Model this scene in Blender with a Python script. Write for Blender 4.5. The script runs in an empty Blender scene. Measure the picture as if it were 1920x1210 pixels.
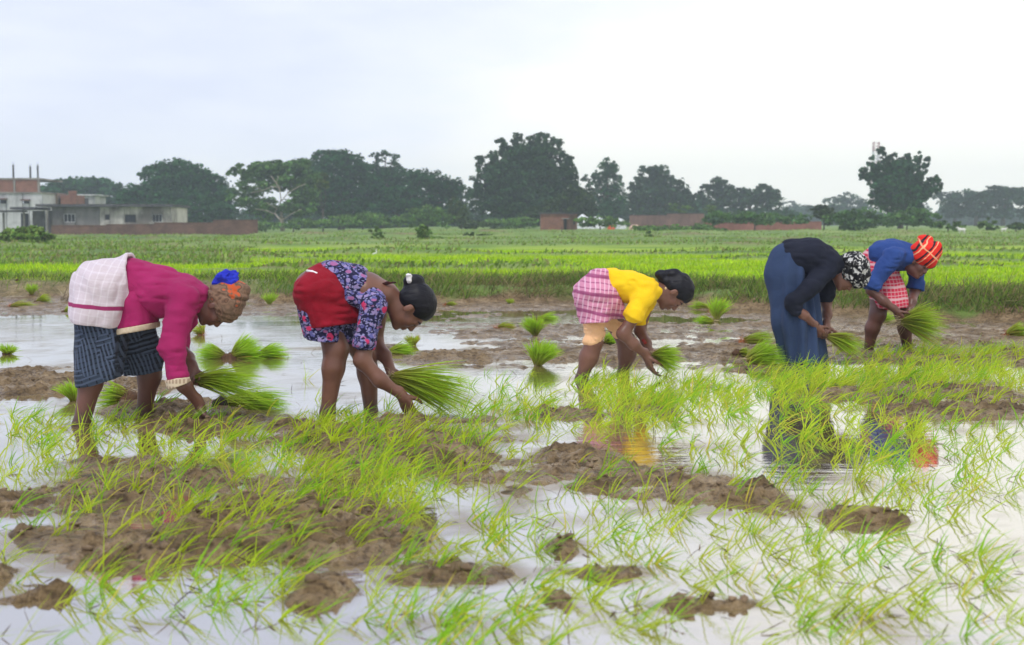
import bpy, math
import numpy as np
from mathutils import Vector
rng = np.random.default_rng(7)
SC = bpy.context.scene
COL = SC.collection
# ------------------------------------------------------------------ camera
F = 2667.0; H = 1.02; HZ = 440.0                 # focal length in photo pixels, eye height, horizon row
PITCH = math.atan((605 - HZ) / F)
cam_d = bpy.data.cameras.new("camera"); cam = bpy.data.objects.new("camera", cam_d); COL.objects.link(cam)
cam_d.lens = 50.0; cam_d.sensor_width = 36.0; cam_d.clip_start = 0.1; cam_d.clip_end = 4000
cam.location = (0, 0, H); cam.rotation_euler = (math.pi / 2 - PITCH, 0, 0)
cam_d.dof.use_dof = True; cam_d.dof.focus_distance = 9.0; cam_d.dof.aperture_fstop = 4.0
SC.camera = cam
# ------------------------------------------------------------------ world (overcast veil over a physical sky)
SUN_EL, SUN_AZ = math.radians(58), math.radians(200)
W = bpy.data.worlds.new("World"); SC.world = W; W.use_nodes = True
nt = W.node_tree; nt.nodes.clear(); L = nt.links.new
out = nt.nodes.new('ShaderNodeOutputWorld'); bg = nt.nodes.new('ShaderNodeBackground')
sky = nt.nodes.new('ShaderNodeTexSky'); sky.sky_type = 'NISHITA'; sky.sun_disc = False
sky.sun_elevation = SUN_EL; sky.sun_rotation = SUN_AZ
tc = nt.nodes.new('ShaderNodeTexCoord'); mp = nt.nodes.new('ShaderNodeMapping')
mp.inputs['Scale'].default_value = (1.6, 1.6, 5.5); mp.inputs['Location'].default_value = (0.35, 0.0, 0.4)
nz = nt.nodes.new('ShaderNodeTexNoise'); nz.inputs['Scale'].default_value = 1.15; nz.inputs['Detail'].default_value = 5
L(tc.outputs['Generated'], mp.inputs['Vector']); L(mp.outputs['Vector'], nz.inputs['Vector'])
sx = nt.nodes.new('ShaderNodeSeparateXYZ'); L(tc.outputs['Generated'], sx.inputs[0])
ma = nt.nodes.new('ShaderNodeMath'); ma.operation = 'MULTIPLY_ADD'; L(sx.outputs['X'], ma.inputs[0])
ma.inputs[1].default_value = 0.8; L(nz.outputs['Fac'], ma.inputs[2])
zc = nt.nodes.new('ShaderNodeMath'); zc.operation = 'MULTIPLY_ADD'; L(sx.outputs['Z'], zc.inputs[0])
zc.inputs[1].default_value = -0.85; L(ma.outputs[0], zc.inputs[2])
cr = nt.nodes.new('ShaderNodeValToRGB'); e = cr.color_ramp.elements
e[0].position = .20; e[0].color = (5.7, 6.1, 7.6, 1); e[1].position = .50; e[1].color = (10.0, 9.7, 9.0, 1)
m_ = e.new(.37); m_.color = (7.7, 7.9, 8.9, 1)
L(zc.outputs[0], cr.inputs[0])
mx = nt.nodes.new('ShaderNodeMix'); mx.data_type = 'RGBA'; mx.inputs['Factor'].default_value = .9
L(sky.outputs[0], mx.inputs['A']); L(cr.outputs[0], mx.inputs['B'])
L(mx.outputs['Result'], bg.inputs['Color']); bg.inputs['Strength'].default_value = 0.14
L(bg.outputs[0], out.inputs[0])
sd = bpy.data.lights.new("sun", 'SUN'); so = bpy.data.objects.new("sun", sd); COL.objects.link(so)
sd.energy = 1.9; sd.angle = math.radians(14); sd.color = (1, .96, .88)
so.rotation_euler = (math.pi / 2 - SUN_EL, 0, math.radians(-20))
SC.view_settings.view_transform = 'Standard'; SC.view_settings.look = 'None'; SC.view_settings.exposure = 0.0
SC.cycles.max_bounces = 6; SC.cycles.diffuse_bounces = 3; SC.cycles.glossy_bounces = 3
SC.cycles.transmission_bounces = 3; SC.cycles.volume_bounces = 2; SC.cycles.transparent_max_bounces = 8

def J(px, py, d):                                # photo pixel at depth d (metres along +y) -> world point
    c, s = math.cos(PITCH), math.sin(PITCH)
    u = (px - 960) / F; v = (605 - py) / F
    dy = c + v * s; dz = -s + v * c
    return np.array([u * d / dy, d, H + dz * d / dy])
def G(px, py, z=0.0):                            # photo pixel on the level z
    c, s = math.cos(PITCH), math.sin(PITCH)
    u = (px - 960) / F; v = (605 - py) / F
    dy = c + v * s; dz = -s + v * c
    t = (z - H) / dz
    return np.array([u * t, dy * t, z])
# ------------------------------------------------------------------ noise
def _h(ix, iy, iz, seed):
    n = (ix.astype(np.int64) * 374761393 + iy.astype(np.int64) * 668265263 + iz.astype(np.int64) * 2147483647 % 1274126177 + seed * 974711) & 0xffffffff
    n = ((n ^ (n >> 13)) * 1274126177) & 0xffffffff
    n = ((n ^ (n >> 16)) * 2246822519) & 0xffffffff
    return ((n ^ (n >> 15)) & 0xffffff).astype(np.float32) / 0xffffff * 2 - 1
def noise3(x, y, z, seed=0):
    x0, y0, z0 = np.floor(x), np.floor(y), np.floor(z)
    fx, fy, fz = x - x0, y - y0, z - z0
    fx = fx * fx * (3 - 2 * fx); fy = fy * fy * (3 - 2 * fy); fz = fz * fz * (3 - 2 * fz)
    r = 0
    for a in (0, 1):
        for b in (0, 1):
            for c in (0, 1):
                r = r + _h(x0 + a, y0 + b, z0 + c, seed) * (fx if a else 1 - fx) * (fy if b else 1 - fy) * (fz if c else 1 - fz)
    return r
def noise2(x, y, seed=0):
    x0, y0 = np.floor(x), np.floor(y); fx, fy = x - x0, y - y0
    fx = fx * fx * (3 - 2 * fx); fy = fy * fy * (3 - 2 * fy); z = np.zeros_like(x0)
    return ((_h(x0, y0, z, seed) * (1 - fx) + _h(x0 + 1, y0, z, seed) * fx) * (1 - fy)
            + (_h(x0, y0 + 1, z, seed) * (1 - fx) + _h(x0 + 1, y0 + 1, z, seed) * fx) * fy)
def fbm2(x, y, o=4, seed=0):
    r = 0; a = 1; t = 0
    for i in range(o):
        r = r + a * noise2(x * 2 ** i + 13.7 * i, y * 2 ** i - 7.1 * i, seed + i); t += a; a *= .5
    return r / t
def sstep(a, b, x):
    t = np.clip((x - a) / (b - a), 0, 1); return t * t * (3 - 2 * t)
# ------------------------------------------------------------------ mesh and object helpers
def mesh_np(name, V, Fc, smooth=False, cols=None, mats=None, matidx=None):
    Fc = [f for f in (Fc if isinstance(Fc, list) else [Fc]) if len(f)]
    me = bpy.data.meshes.new(name); V = np.asarray(V, dtype=np.float32)
    me.vertices.add(len(V)); me.vertices.foreach_set('co', V.ravel())
    tot = np.concatenate([np.full(len(f), f.shape[1], dtype=np.int32) for f in Fc])
    loops = np.concatenate([f.ravel() for f in Fc]).astype(np.int32)
    me.loops.add(len(loops)); me.loops.foreach_set('vertex_index', loops)
    me.polygons.add(len(tot)); st = np.zeros(len(tot), dtype=np.int32); st[1:] = np.cumsum(tot)[:-1]
    me.polygons.foreach_set('loop_start', st)
    try: me.polygons.foreach_set('loop_total', tot)
    except Exception: pass
    if matidx is not None: me.polygons.foreach_set('material_index', np.asarray(matidx, dtype=np.int32))
    me.polygons.foreach_set('use_smooth', np.full(len(tot), bool(smooth)))
    if cols is not None:
        at = me.color_attributes.new('tint', 'FLOAT_COLOR', 'POINT')
        c4 = np.ones((len(V), 4), dtype=np.float32); c4[:, :3] = cols
        at.data.foreach_set('color', c4.ravel())
    me.update(calc_edges=True); me.validate()
    for m in (mats or []): me.materials.append(m)
    return me
def link(name, me, parent=None, loc=None):
    o = bpy.data.objects.new(name, me); COL.objects.link(o)
    if parent is not None: o.parent = parent
    if loc is not None: o.location = loc
    return o
def tag(o, label=None, cat=None, group=None, kind=None):
    if label: o['label'] = label
    if cat: o['category'] = cat
    if group: o['group'] = group
    if kind: o['kind'] = kind
    return o
def thing(name, loc, label, cat, group=None, rz=0):
    o = bpy.data.objects.new(name, None); COL.objects.link(o); o.location = loc; o.rotation_euler = (0, 0, rz)
    o.empty_display_size = .2
    return tag(o, label, cat, group)
class MB:
    def __init__(s): s.v = []; s.q = []; s.n = 0
    def add(s, V, Q):
        s.v.append(np.asarray(V, dtype=float)); s.q.append(np.asarray(Q) + s.n); s.n += len(V)
    def box(s, c, d, rz=0):
        c = np.asarray(c, float); x, y, z = [k / 2 for k in d]
        V = np.array([[a, b, e] for e in (-z, z) for b in (-y, y) for a in (-x, x)])
        if rz: V = V @ np.array([[math.cos(rz), math.sin(rz), 0], [-math.sin(rz), math.cos(rz), 0], [0, 0, 1]])
        s.add(V + c, [[0, 2, 3, 1], [4, 5, 7, 6], [0, 1, 5, 4], [2, 6, 7, 3], [0, 4, 6, 2], [1, 3, 7, 5]])
    def tube(s, pts, rad, n=8):
        pts = [np.asarray(p, float) for p in pts]
        rad = [rad] * len(pts) if np.isscalar(rad) else rad
        V = []; Q = []
        for i, p in enumerate(pts):
            t = pts[min(i + 1, len(pts) - 1)] - pts[max(i - 1, 0)]; t = t / (np.linalg.norm(t) + 1e-9)
            u = np.cross(t, [0.13, 0.21, 1.0] if abs(t[2]) < .9 else [1.0, .1, 0]); u /= np.linalg.norm(u); w = np.cross(t, u)
            for k in range(n):
                a = 2 * math.pi * k / n; V.append(p + rad[i] * (math.cos(a) * u + math.sin(a) * w))
        for i in range(len(pts) - 1):
            for k in range(n):
                Q.append([i * n + k, i * n + (k + 1) % n, (i + 1) * n + (k + 1) % n, (i + 1) * n + k])
        c0 = len(V); V.append(pts[0]); V.append(pts[-1]); b = (len(pts) - 1) * n
        for k in range(n):
            Q.append([c0, (k + 1) % n, k, k]); Q.append([c0 + 1, b + k, b + (k + 1) % n, b + (k + 1) % n])
        s.add(V, [[q[0], q[1], q[2], q[2]] if q[2] == q[3] else q for q in Q])
    def build(s, name, mat, parent=None, smooth=False, loc=None):
        V = np.concatenate(s.v); Q = np.concatenate(s.q)
        tri = Q[:, 2] == Q[:, 3]
        return link(name, mesh_np(name, V, [Q[~tri], Q[tri][:, :3]], smooth, mats=[mat]), parent, loc)
# ------------------------------------------------------------------ materials
def new_mat(name):
    m = bpy.data.materials.new(name); m.use_nodes = True; t = m.node_tree
    b = t.nodes['Principled BSDF']; return m, t, b
def nd(t, kind, **kw):
    n = t.nodes.new(kind)
    for k, v in kw.items():
        if k in n.inputs: n.inputs[k].default_value = v
        else: setattr(n, k, v)
    return n
def ramp(t, src, stops):
    r = t.nodes.new('ShaderNodeValToRGB'); e = r.color_ramp.elements
    e[0].position, e[0].color = stops[0][0], (*stops[0][1], 1)
    e[1].position, e[1].color = stops[-1][0], (*stops[-1][1], 1)
    for p, c in stops[1:-1]:
        q = e.new(p); q.color = (*c, 1)
    t.links.new(src, r.inputs[0]); return r
def coords(t, scale=(1, 1, 1), kind='Object', rot=(0, 0, 0)):
    c = t.nodes.new('ShaderNodeTexCoord'); m = t.nodes.new('ShaderNodeMapping')
    m.inputs['Scale'].default_value = scale; m.inputs['Rotation'].default_value = rot
    t.links.new(c.outputs[kind], m.inputs[0]); return m.outputs[0]
def bump(t, b, src, strength, dist):
    n = nd(t, 'ShaderNodeBump', Strength=strength, Distance=dist)
    t.links.new(src, n.inputs['Height']); t.links.new(n.outputs[0], b.inputs['Normal'])
def mottled(name, c1, c2, scale=8, rough=.8, bs=.3, bd=.01, stretch=(1, 1, 1), detail=5, spec=.3):
    m, t, b = new_mat(name); v = coords(t, stretch)
    n = nd(t, 'ShaderNodeTexNoise', Scale=scale, Detail=detail); t.links.new(v, n.inputs['Vector'])
    r = ramp(t, n.outputs['Fac'], [(.32, c1), (.68, c2)]); t.links.new(r.outputs[0], b.inputs['Base Color'])
    b.inputs['Roughness'].default_value = rough; b.inputs['Specular IOR Level'].default_value = spec
    if bs:
        n2 = nd(t, 'ShaderNodeTexNoise', Scale=scale * 4, Detail=4); t.links.new(v, n2.inputs['Vector'])
        bump(t, b, n2.outputs['Fac'], bs, bd)
    return m
def leaf_mat(name, trans=.35, gain=1.0, rough=.55, glaze=.25):
    m, t, b = new_mat(name)
    a = nd(t, 'ShaderNodeVertexColor'); a.layer_name = 'tint'
    t.links.new(a.outputs[0], b.inputs['Base Color']); b.inputs['Roughness'].default_value = rough
    b.inputs['Specular IOR Level'].default_value = glaze
    tr = nd(t, 'ShaderNodeBsdfTranslucent'); t.links.new(a.outputs[0], tr.inputs[0])
    mx = nd(t, 'ShaderNodeMixShader'); mx.inputs[0].default_value = trans
    o = t.nodes['Material Output']; t.links.new(b.outputs[0], mx.inputs[1]); t.links.new(tr.outputs[0], mx.inputs[2])
    t.links.new(mx.outputs[0], o.inputs[0]); return m
BLADE = leaf_mat('rice_blade', .5); GRASS = leaf_mat('bank_grass', .35, rough=.8, glaze=.1); LEAF = leaf_mat('tree_leaf', .2, rough=.75, glaze=.1)
BARK = mottled('bark', (.05, .04, .03), (.12, .10, .08), 3, .9)
PALEBARK = mottled('pale_bark', (.22, .19, .15), (.36, .32, .26), 3, .9)
# ------------------------------------------------------------------ blades of grass
def blade_arrays(root, ln, lean, width, droop, tint, tint_tip=None, seg=3, az=None):
    """root Nx3, ln N, lean Nx3 unit direction at the base, droop N (how far the tip bends over)"""
    n = len(root); lean = lean / np.linalg.norm(lean, axis=1)[:, None]
    az = rng.uniform(0, math.pi, n) if az is None else az
    side = np.stack([np.cos(az), np.sin(az), rng.uniform(-.6, .6, n)], 1)
    side = side - lean * (side * lean).sum(1)[:, None]; side /= np.linalg.norm(side, axis=1)[:, None] + 1e-6
    hor = lean.copy(); hor[:, 2] = 0; hn = np.linalg.norm(hor, axis=1)[:, None]
    hor = np.where(hn > 1e-3, hor / np.maximum(hn, 1e-3), np.stack([np.cos(az), np.sin(az), np.zeros(n)], 1))
    V = np.zeros((n, seg + 1, 2, 3)); C = np.zeros((n, seg + 1, 2, 3))
    tint_tip = tint if tint_tip is None else tint_tip
    for i in range(seg + 1):
        t = i / seg
        p = root + lean * (ln * t)[:, None] + hor * (ln * droop * t * t)[:, None] * .8
        p[:, 2] -= ln * droop * t ** 2.2 * .75
        w = width * (1 - t ** 2.6 * .93) * (.65 + .35 * min(1, t * 3))
        V[:, i, 0] = p - side * w[:, None] / 2; V[:, i, 1] = p + side * w[:, None] / 2
        C[:, i, :] = (tint * (1 - t) + tint_tip * t)[:, None, :]
    b = (np.arange(n) * (seg + 1) * 2)[:, None]
    Q = np.concatenate([b + np.array([2 * i, 2 * i + 1, 2 * i + 3, 2 * i + 2])[None] for i in range(seg)])
    return V.reshape(-1, 3), Q, C.reshape(-1, 3)
def merge(parts):
    V, Q, C = [], [], []; n = 0
    for v, q, c in parts: V.append(v); Q.append(q + n); C.append(c); n += len(v)
    return np.concatenate(V), np.concatenate(Q), np.concatenate(C)
# ------------------------------------------------------------------ THE GROUND
ZP = np.array([[0, .30], [20, .30], [40, .45], [70, .78], [100, 1.12], [125, 1.38], [160, 1.75], [300, 2.9], [760, 4.6]])
BANK = np.array([[-200, 560], [0, 560], [350, 560], [500, 568], [850, 572], [1100, 570], [1400, 582], [1600, 596], [1920, 604], [2200, 606]])
BX = np.array([G(a, b)[0] for a, b in BANK]); BY = np.array([G(a, b)[1] for a, b in BANK])
o_ = np.argsort(BX); BX, BY = BX[o_], BY[o_]
def bank_y(x): return np.interp(x, BX, BY) + .7 * fbm2(x * .9, x * 0 + 3.3, 3, 91)
MUD = [(60,945,120,32,.05),(250,960,130,55,.07),(400,985,170,60,.08),(430,905,170,30,.05),(520,1020,90,36,.05),(300,1045,120,22,.03),
 (690,1000,130,60,.05),(620,860,80,26,.04),(700,832,200,34,.08),(860,850,150,34,.08),(950,895,110,42,.09),(1040,868,90,28,.05),
 (1150,915,60,20,.05),(1270,915,120,36,.09),(1370,925,60,26,.06),(1440,955,50,16,.04),(1590,968,60,17,.07),(1660,975,30,9,.03),
 (600,1112,58,26,.07),(880,1085,110,26,.06),(1055,1020,42,15,.05),(1140,1088,90,16,.04),(1040,1140,24,8,.03),(1300,1130,70,12,.03),
 (60,1120,40,10,.05),(50,992,34,9,.04),(8,1075,18,12,.06),
 (70,722,85,26,.07),(130,718,40,20,.05),(20,705,60,16,.05),(240,735,50,15,.05),(330,772,110,16,.06),(450,792,120,16,.05),(380,765,60,9,.05),(230,720,45,14,.03),
 (850,672,110,15,.06),(940,668,70,12,.05),(1040,668,70,12,.05),(1140,672,80,11,.04),(1350,675,85,10,.05),(1270,672,60,8,.03),
 (1680,740,120,16,.05),(1800,738,130,24,.06),(1870,768,110,18,.07),(1760,770,90,14,.05),
 (1640,650,130,14,.04),(1830,655,140,16,.04),(1400,694,50,7,.03),(690,650,60,5,.02),(560,800,70,14,.05),
 (1250,770,40,6,.02),(250,870,90,14,.03),(820,790,70,10,.03),(1085,780,60,8,.02)]
MG = []
for cx, cy, rx, ry, hh in MUD:
    g = G(cx, cy); MG.append((g[0], g[1], rx * g[1] / F * 1.15, G(cx, cy - ry)[1] - g[1], G(cx, cy + ry)[1] - g[1], hh))
def ground_z(x, y):
    dist = np.sqrt(x * x + y * y)
    by = bank_y(x)
    wx = x + .10 * fbm2(x * 3, y * 3, 3, 5); wy = y + .22 * fbm2(x * 2.4, y * 2.4, 3, 9)
    s = np.full(x.shape, 0.0); hh = np.full(x.shape, .0)
    for gx, gy, rx, r1, r2, h in MG:
        dy = wy - gy
        q = ((wx - gx) / rx) ** 2 + np.where(dy > 0, dy / r1, dy / r2) ** 2
        w = np.exp(-q * 1.1); s = np.maximum(s, w); hh = np.maximum(hh, h * np.exp(-q * .6))
    # the half-drained strip in front of the bank
    t = (by - y)
    px = x / np.maximum(y, .1) * F + 960
    flat = sstep(10.6, 11.6, y + 1.2 * fbm2(x * .8, y * .8, 3, 32)) * sstep(740, 860, px + 90 * fbm2(y * .8, x * .3, 2, 31)) + sstep(16.6, 18.2, y + .8 * fbm2(x * .7, y, 2, 33)) * .8
    n1 = fbm2(x * 3.0, y * 2.2, 4, 21)
    s2 = np.clip(s * .90 - .03 + .85 * n1 * (.30 + s) + .34 * fbm2(x * 9, y * 7, 3, 23) * (.2 + s), 0, 1.2)
    e = sstep(.28, .62, s2)
    clod = 1 - np.abs(fbm2(x * 7.5, y * 7.5, 4, 40)) * 2.2
    clod2 = fbm2(x * 16, y * 16, 3, 47)
    z = -.045 + sstep(.10, .34, s2) * (.050 + .010 * fbm2(x * 12, y * 9, 3, 49)) + e * (.002 + hh * .22) + e * (.026 * np.clip(clod, -1, 1) * (.35 + 5 * hh) + .036 * clod2 - .030 * np.abs(fbm2(x * 22, y * 22, 2, 48)) + .035 * n1)
    fz = -.008 + .050 * fbm2(x * .55, y * .8, 4, 61) + .026 * fbm2(x * 5, y * 4, 3, 62) + .026 * fbm2(x * 13, y * 9, 3, 63)
    for gx, gy, rx, ry in ((850, 652, 75, 7), (1360, 662, 60, 6), (1240, 652, 40, 4), (1000, 598, 100, 5), (1290, 600, 120, 4), (1560, 700, 60, 12), (1760, 606, 80, 3)):
        g0 = G(gx, gy); fz = fz - .06 * np.exp(-((x - g0[0]) / (rx * g0[1] / F)) ** 2 - ((y - g0[1]) / (g0[1] ** 2 / (H * F) * ry)) ** 2)
    z = np.maximum(z, np.where(flat > 0, -.045 + np.clip(flat, 0, 1) * (.045 + fz + .012), -1))
    # the bank and the fields behind it
    d = y - by
    top = np.interp(y, ZP[:, 0], ZP[:, 1]) * (.8 + .2 * sstep(0, 8, d)) + .05 * fbm2(x * .8, y * .8, 3, 71)
    lft = sstep(-3.5, -5.5, x)
    top = top - .28 * sstep(-12, -20, x) * sstep(60, 100, y)
    top = top - .07 * lft * sstep(4, 0, d)
    b = sstep(-.08, 1.15 + .5 * lft, d + .42 * fbm2(x * 2.2, y * 2.2, 3, 81))
    bund = 0
    for by0, a, ph in ((27.5, .10, 0), (33, .10, 2), (41, .16, 5), (52, .18, 1), (66, .2, 4), (84, .25, 3), (104, .2, 7)):
        yy = by0 + 1.3 * np.sin(x * .11 + ph) + .8 * noise2(x * .3, x * 0 + ph, 5)
        bund = bund + a * np.exp(-((y - yy) / (by0 * .026)) ** 2) * (.6 + .6 * noise2(x * .5 + ph * 9, x * 0, 8))
    zt = top + np.clip(bund, 0, 1) + .02 * fbm2(x * 5, y * 5, 3, 83) * np.clip(25 / y, 0, 1)
    z = z * (1 - b) + zt * b
    return z, b, s2, bund
yy = np.concatenate([np.geomspace(2.0, 30, 690), np.geomspace(30.3, 745, 210)])
tt = np.concatenate([np.linspace(-.66, -.37, 90)[:-1], np.linspace(-.37, .37, 560), np.linspace(.37, .66, 90)[1:]])
YY, TT = np.meshgrid(yy, tt, indexing='ij'); XX = TT * (YY + 1.6)
ZZ, BB, SS, BU = ground_z(XX, YY)
nr, nc = YY.shape
idx = np.arange(nr * nc).reshape(nr, nc)
Q = np.stack([idx[:-1, :-1], idx[:-1, 1:], idx[1:, 1:], idx[1:, :-1]], -1).reshape(-1, 4)
# zone mask: R grass cover, G fresh rice green, B unused
d_ = YY - bank_y(XX)
lft = sstep(-3.2, -5.0, XX)
gr = sstep(.35, .8, d_ + .5 * fbm2(XX * 1.5, YY * 1.5, 3, 14)) * (1 - lft * sstep(3.2, 1.2, d_) * .85)
LW = lambda X, Y: 1 - sstep(520, 430, X / Y * F + 960 + 60 * fbm2(X * .3, Y * .3, 2, 18)) * sstep(29, 31, Y)
fr = LW(XX, YY) * sstep(1.6, 2.6, d_ + .4 * fbm2(XX * .7, YY * .7, 2, 15)) * sstep(60, 42, YY + 6 * fbm2(XX * .1, YY * .1, 2, 17)) * (1 - np.clip(BU * 14, 0, 1))
cl = np.stack([gr * (1 - .75 * sstep(.05, .12, BU) * sstep(.15, .45, fbm2(XX * .5, YY * .4, 3, 19))), fr, BU * 5], -1).reshape(-1, 3)
def ground_mat():
    m, t, b = new_mat('paddy_mud'); k = t.links.new
    v = coords(t); a = nd(t, 'ShaderNodeVertexColor'); a.layer_name = 'tint'
    sp = nd(t, 'ShaderNodeSeparateColor'); k(a.outputs[0], sp.inputs[0])
    n1 = nd(t, 'ShaderNodeTexNoise', Scale=3.5, Detail=8, Roughness=.65); k(v, n1.inputs['Vector'])
    n2 = nd(t, 'ShaderNodeTexNoise', Scale=28, Detail=5, Roughness=.6); k(v, n2.inputs['Vector'])
    mud = ramp(t, n1.outputs['Fac'], [(.3, (.105, .066, .028)), (.5, (.245, .168, .082)), (.7, (.40, .29, .165))])
    dk = ramp(t, n2.outputs['Fac'], [(.36, (.34, .30, .26)), (.5, (1, 1, 1)), (1, (1.15, 1.15, 1.15))])
    mm = nd(t, 'ShaderNodeMix', data_type='RGBA', blend_type='MULTIPLY'); mm.inputs['Factor'].default_value = .75
    k(mud.outputs[0], mm.inputs['A']); n5 = nd(t, 'ShaderNodeTexNoise', Scale=11, Detail=6, Roughness=.7); k(v, n5.inputs['Vector']); d5 = ramp(t, n5.outputs['Fac'], [(.36, (.42, .36, .30)), (.47, (1, 1, 1)), (.64, (1, 1, 1)), (.75, (1.5, 1.5, 1.55))])
    m5 = nd(t, 'ShaderNodeMix', data_type='RGBA', blend_type='MULTIPLY'); m5.inputs['Factor'].default_value = .8; k(dk.outputs[0], m5.inputs['A']); k(d5.outputs[0], m5.inputs['B'])
    k(m5.outputs['Result'], mm.inputs['B'])
    n3 = nd(t, 'ShaderNodeTexNoise', Scale=.22, Detail=6, Roughness=.6); k(coords(t, (1, 1.6, 1)), n3.inputs['Vector'])
    wild = ramp(t, n3.outputs['Fac'], [(.34, (.10, .18, .035)), (.5, (.17, .27, .05)), (.68, (.27, .34, .09))])
    rice = ramp(t, n3.outputs['Fac'], [(.34, (.14, .28, .01)), (.5, (.32, .48, .014)), (.68, (.40, .50, .03))])
    g = nd(t, 'ShaderNodeMix', data_type='RGBA'); k(sp.outputs[1], g.inputs['Factor']); k(wild.outputs[0], g.inputs['A']); k(rice.outputs[0], g.inputs['B'])
    f = nd(t, 'ShaderNodeMix', data_type='RGBA'); k(sp.outputs[0], f.inputs['Factor']); k(mm.outputs['Result'], f.inputs['A']); k(g.outputs['Result'], f.inputs['B'])
    k(f.outputs['Result'], b.inputs['Base Color'])
    # wet and shiny near the waterline
    ge = nd(t, 'ShaderNodeNewGeometry'); sz = nd(t, 'ShaderNodeSeparateXYZ'); k(ge.outputs['Position'], sz.inputs[0])
    mr = nd(t, 'ShaderNodeMapRange'); mr.inputs['From Min'].default_value = .0; mr.inputs['From Max'].default_value = .035
    mr.inputs['To Min'].default_value = .14; mr.inputs['To Max'].default_value = .72
    zz_ = nd(t, 'ShaderNodeMath', operation='MULTIPLY_ADD'); k(n1.outputs['Fac'], zz_.inputs[0]); zz_.inputs[1].default_value = -.14; zz_.inputs[2].default_value = .068; z2 = nd(t, 'ShaderNodeMath', operation='ADD'); k(zz_.outputs[0], z2.inputs[0]); k(sz.outputs[2], z2.inputs[1]); k(z2.outputs[0], mr.inputs[0]); k(mr.outputs[0], b.inputs['Roughness'])
    b.inputs['Specular IOR Level'].default_value = .28
    ad = nd(t, 'ShaderNodeMath', operation='ADD'); k(n2.outputs['Fac'], ad.inputs[0]); k(n1.outputs['Fac'], ad.inputs[1])
    bump(t, b, ad.outputs[0], 1.0, .045)
    return m
ground = link('ground', mesh_np('ground', np.stack([XX, YY, ZZ], -1).reshape(-1, 3), Q, True, cols=cl, mats=[ground_mat()]))
tag(ground, kind='structure')
# ------------------------------------------------------------------ water
def water_mat():
    m, t, b = new_mat('muddy_water'); k = t.links.new; t.nodes.remove(b)
    df = nd(t, 'ShaderNodeBsdfDiffuse'); gl = nd(t, 'ShaderNodeBsdfGlossy', Roughness=.035); gl.inputs['Color'].default_value = (.97, .96, .94, 1)
    n0 = nd(t, 'ShaderNodeTexNoise', Scale=.8, Detail=4); k(coords(t), n0.inputs['Vector'])
    r = ramp(t, n0.outputs['Fac'], [(.3, (.15, .105, .048)), (.7, (.23, .168, .082))]); k(r.outputs[0], df.inputs[0])
    lw = nd(t, 'ShaderNodeFresnel', IOR=3.1)
    mp = nd(t, 'ShaderNodeMapRange'); mp.inputs['From Min'].default_value = .25; mp.inputs['From Max'].default_value = .75
    mp.inputs['To Min'].default_value = .64; mp.inputs['To Max'].default_value = .93
    k(lw.outputs[0], mp.inputs[0])
    at_ = nd(t, 'ShaderNodeVertexColor'); at_.layer_name = 'tint'; q1 = nd(t, 'ShaderNodeMath', operation='MULTIPLY_ADD'); k(at_.outputs[0], q1.inputs[0]); q1.inputs[1].default_value = -.62; q1.inputs[2].default_value = 1.0
    q2 = nd(t, 'ShaderNodeMath', operation='MULTIPLY'); k(q1.outputs[0], q2.inputs[0]); k(mp.outputs[0], q2.inputs[1])
    mx = nd(t, 'ShaderNodeMixShader'); k(q2.outputs[0], mx.inputs[0]); k(df.outputs[0], mx.inputs[1]); k(gl.outputs[0], mx.inputs[2])
    k(mx.outputs[0], t.nodes['Material Output'].inputs[0])
    n1 = nd(t, 'ShaderNodeTexNoise', Scale=1.0, Detail=4, Roughness=.55); k(coords(t, (3.0, 11.0, 1)), n1.inputs['Vector'])
    n2 = nd(t, 'ShaderNodeTexNoise', Scale=.45, Detail=2); k(coords(t), n2.inputs['Vector'])
    rr = ramp(t, n2.outputs['Fac'], [(.42, (.12, .12, .12)), (.62, (1, 1, 1))])
    mu = nd(t, 'ShaderNodeMath', operation='MULTIPLY'); k(n1.outputs['Fac'], mu.inputs[0]); k(rr.outputs[0], mu.inputs[1])
    bp = nd(t, 'ShaderNodeBump', Strength=.5, Distance=.006); k(mu.outputs[0], bp.inputs['Height'])
    k(bp.outputs[0], gl.inputs['Normal']); return m
wy = np.concatenate([[.8], np.geomspace(2.0, 26, 330)]); wt = np.linspace(-.66, .66, 330); WY, WT = np.meshgrid(wy, wt, indexing='ij'); WX = WT * (WY + 1.6)
WX[:, 0] = -26; WX[:, -1] = 26
ws2 = ground_z(WX, WY)[2]; murk = np.clip(.95 * sstep(-.02, .24, ws2) + .25 * fbm2(WX * 2.4, WY * 1.6, 3, 99), 0, 1)
for lx_, ly_ in ((150, 800), (269, 778), (613, 780), (696, 778), (1089, 711), (1167, 704), (1627, 664), (1702, 662)):   # mud stirred up round the legs
    g0 = G(lx_, ly_); murk = np.maximum(murk, .75 * np.exp(-((WX - g0[0]) / .16) ** 2 - ((WY - g0[1]) / .22) ** 2))
wi = np.arange(WX.size).reshape(WX.shape); WQ = np.stack([wi[:-1, :-1], wi[:-1, 1:], wi[1:, 1:], wi[1:, :-1]], -1).reshape(-1, 4)
tag(link('water', mesh_np('water', np.stack([WX, WY, WX * 0], -1).reshape(-1, 3), WQ, False, cols=np.repeat(murk.reshape(-1, 1), 3, 1), mats=[water_mat()])), kind='structure')
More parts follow.
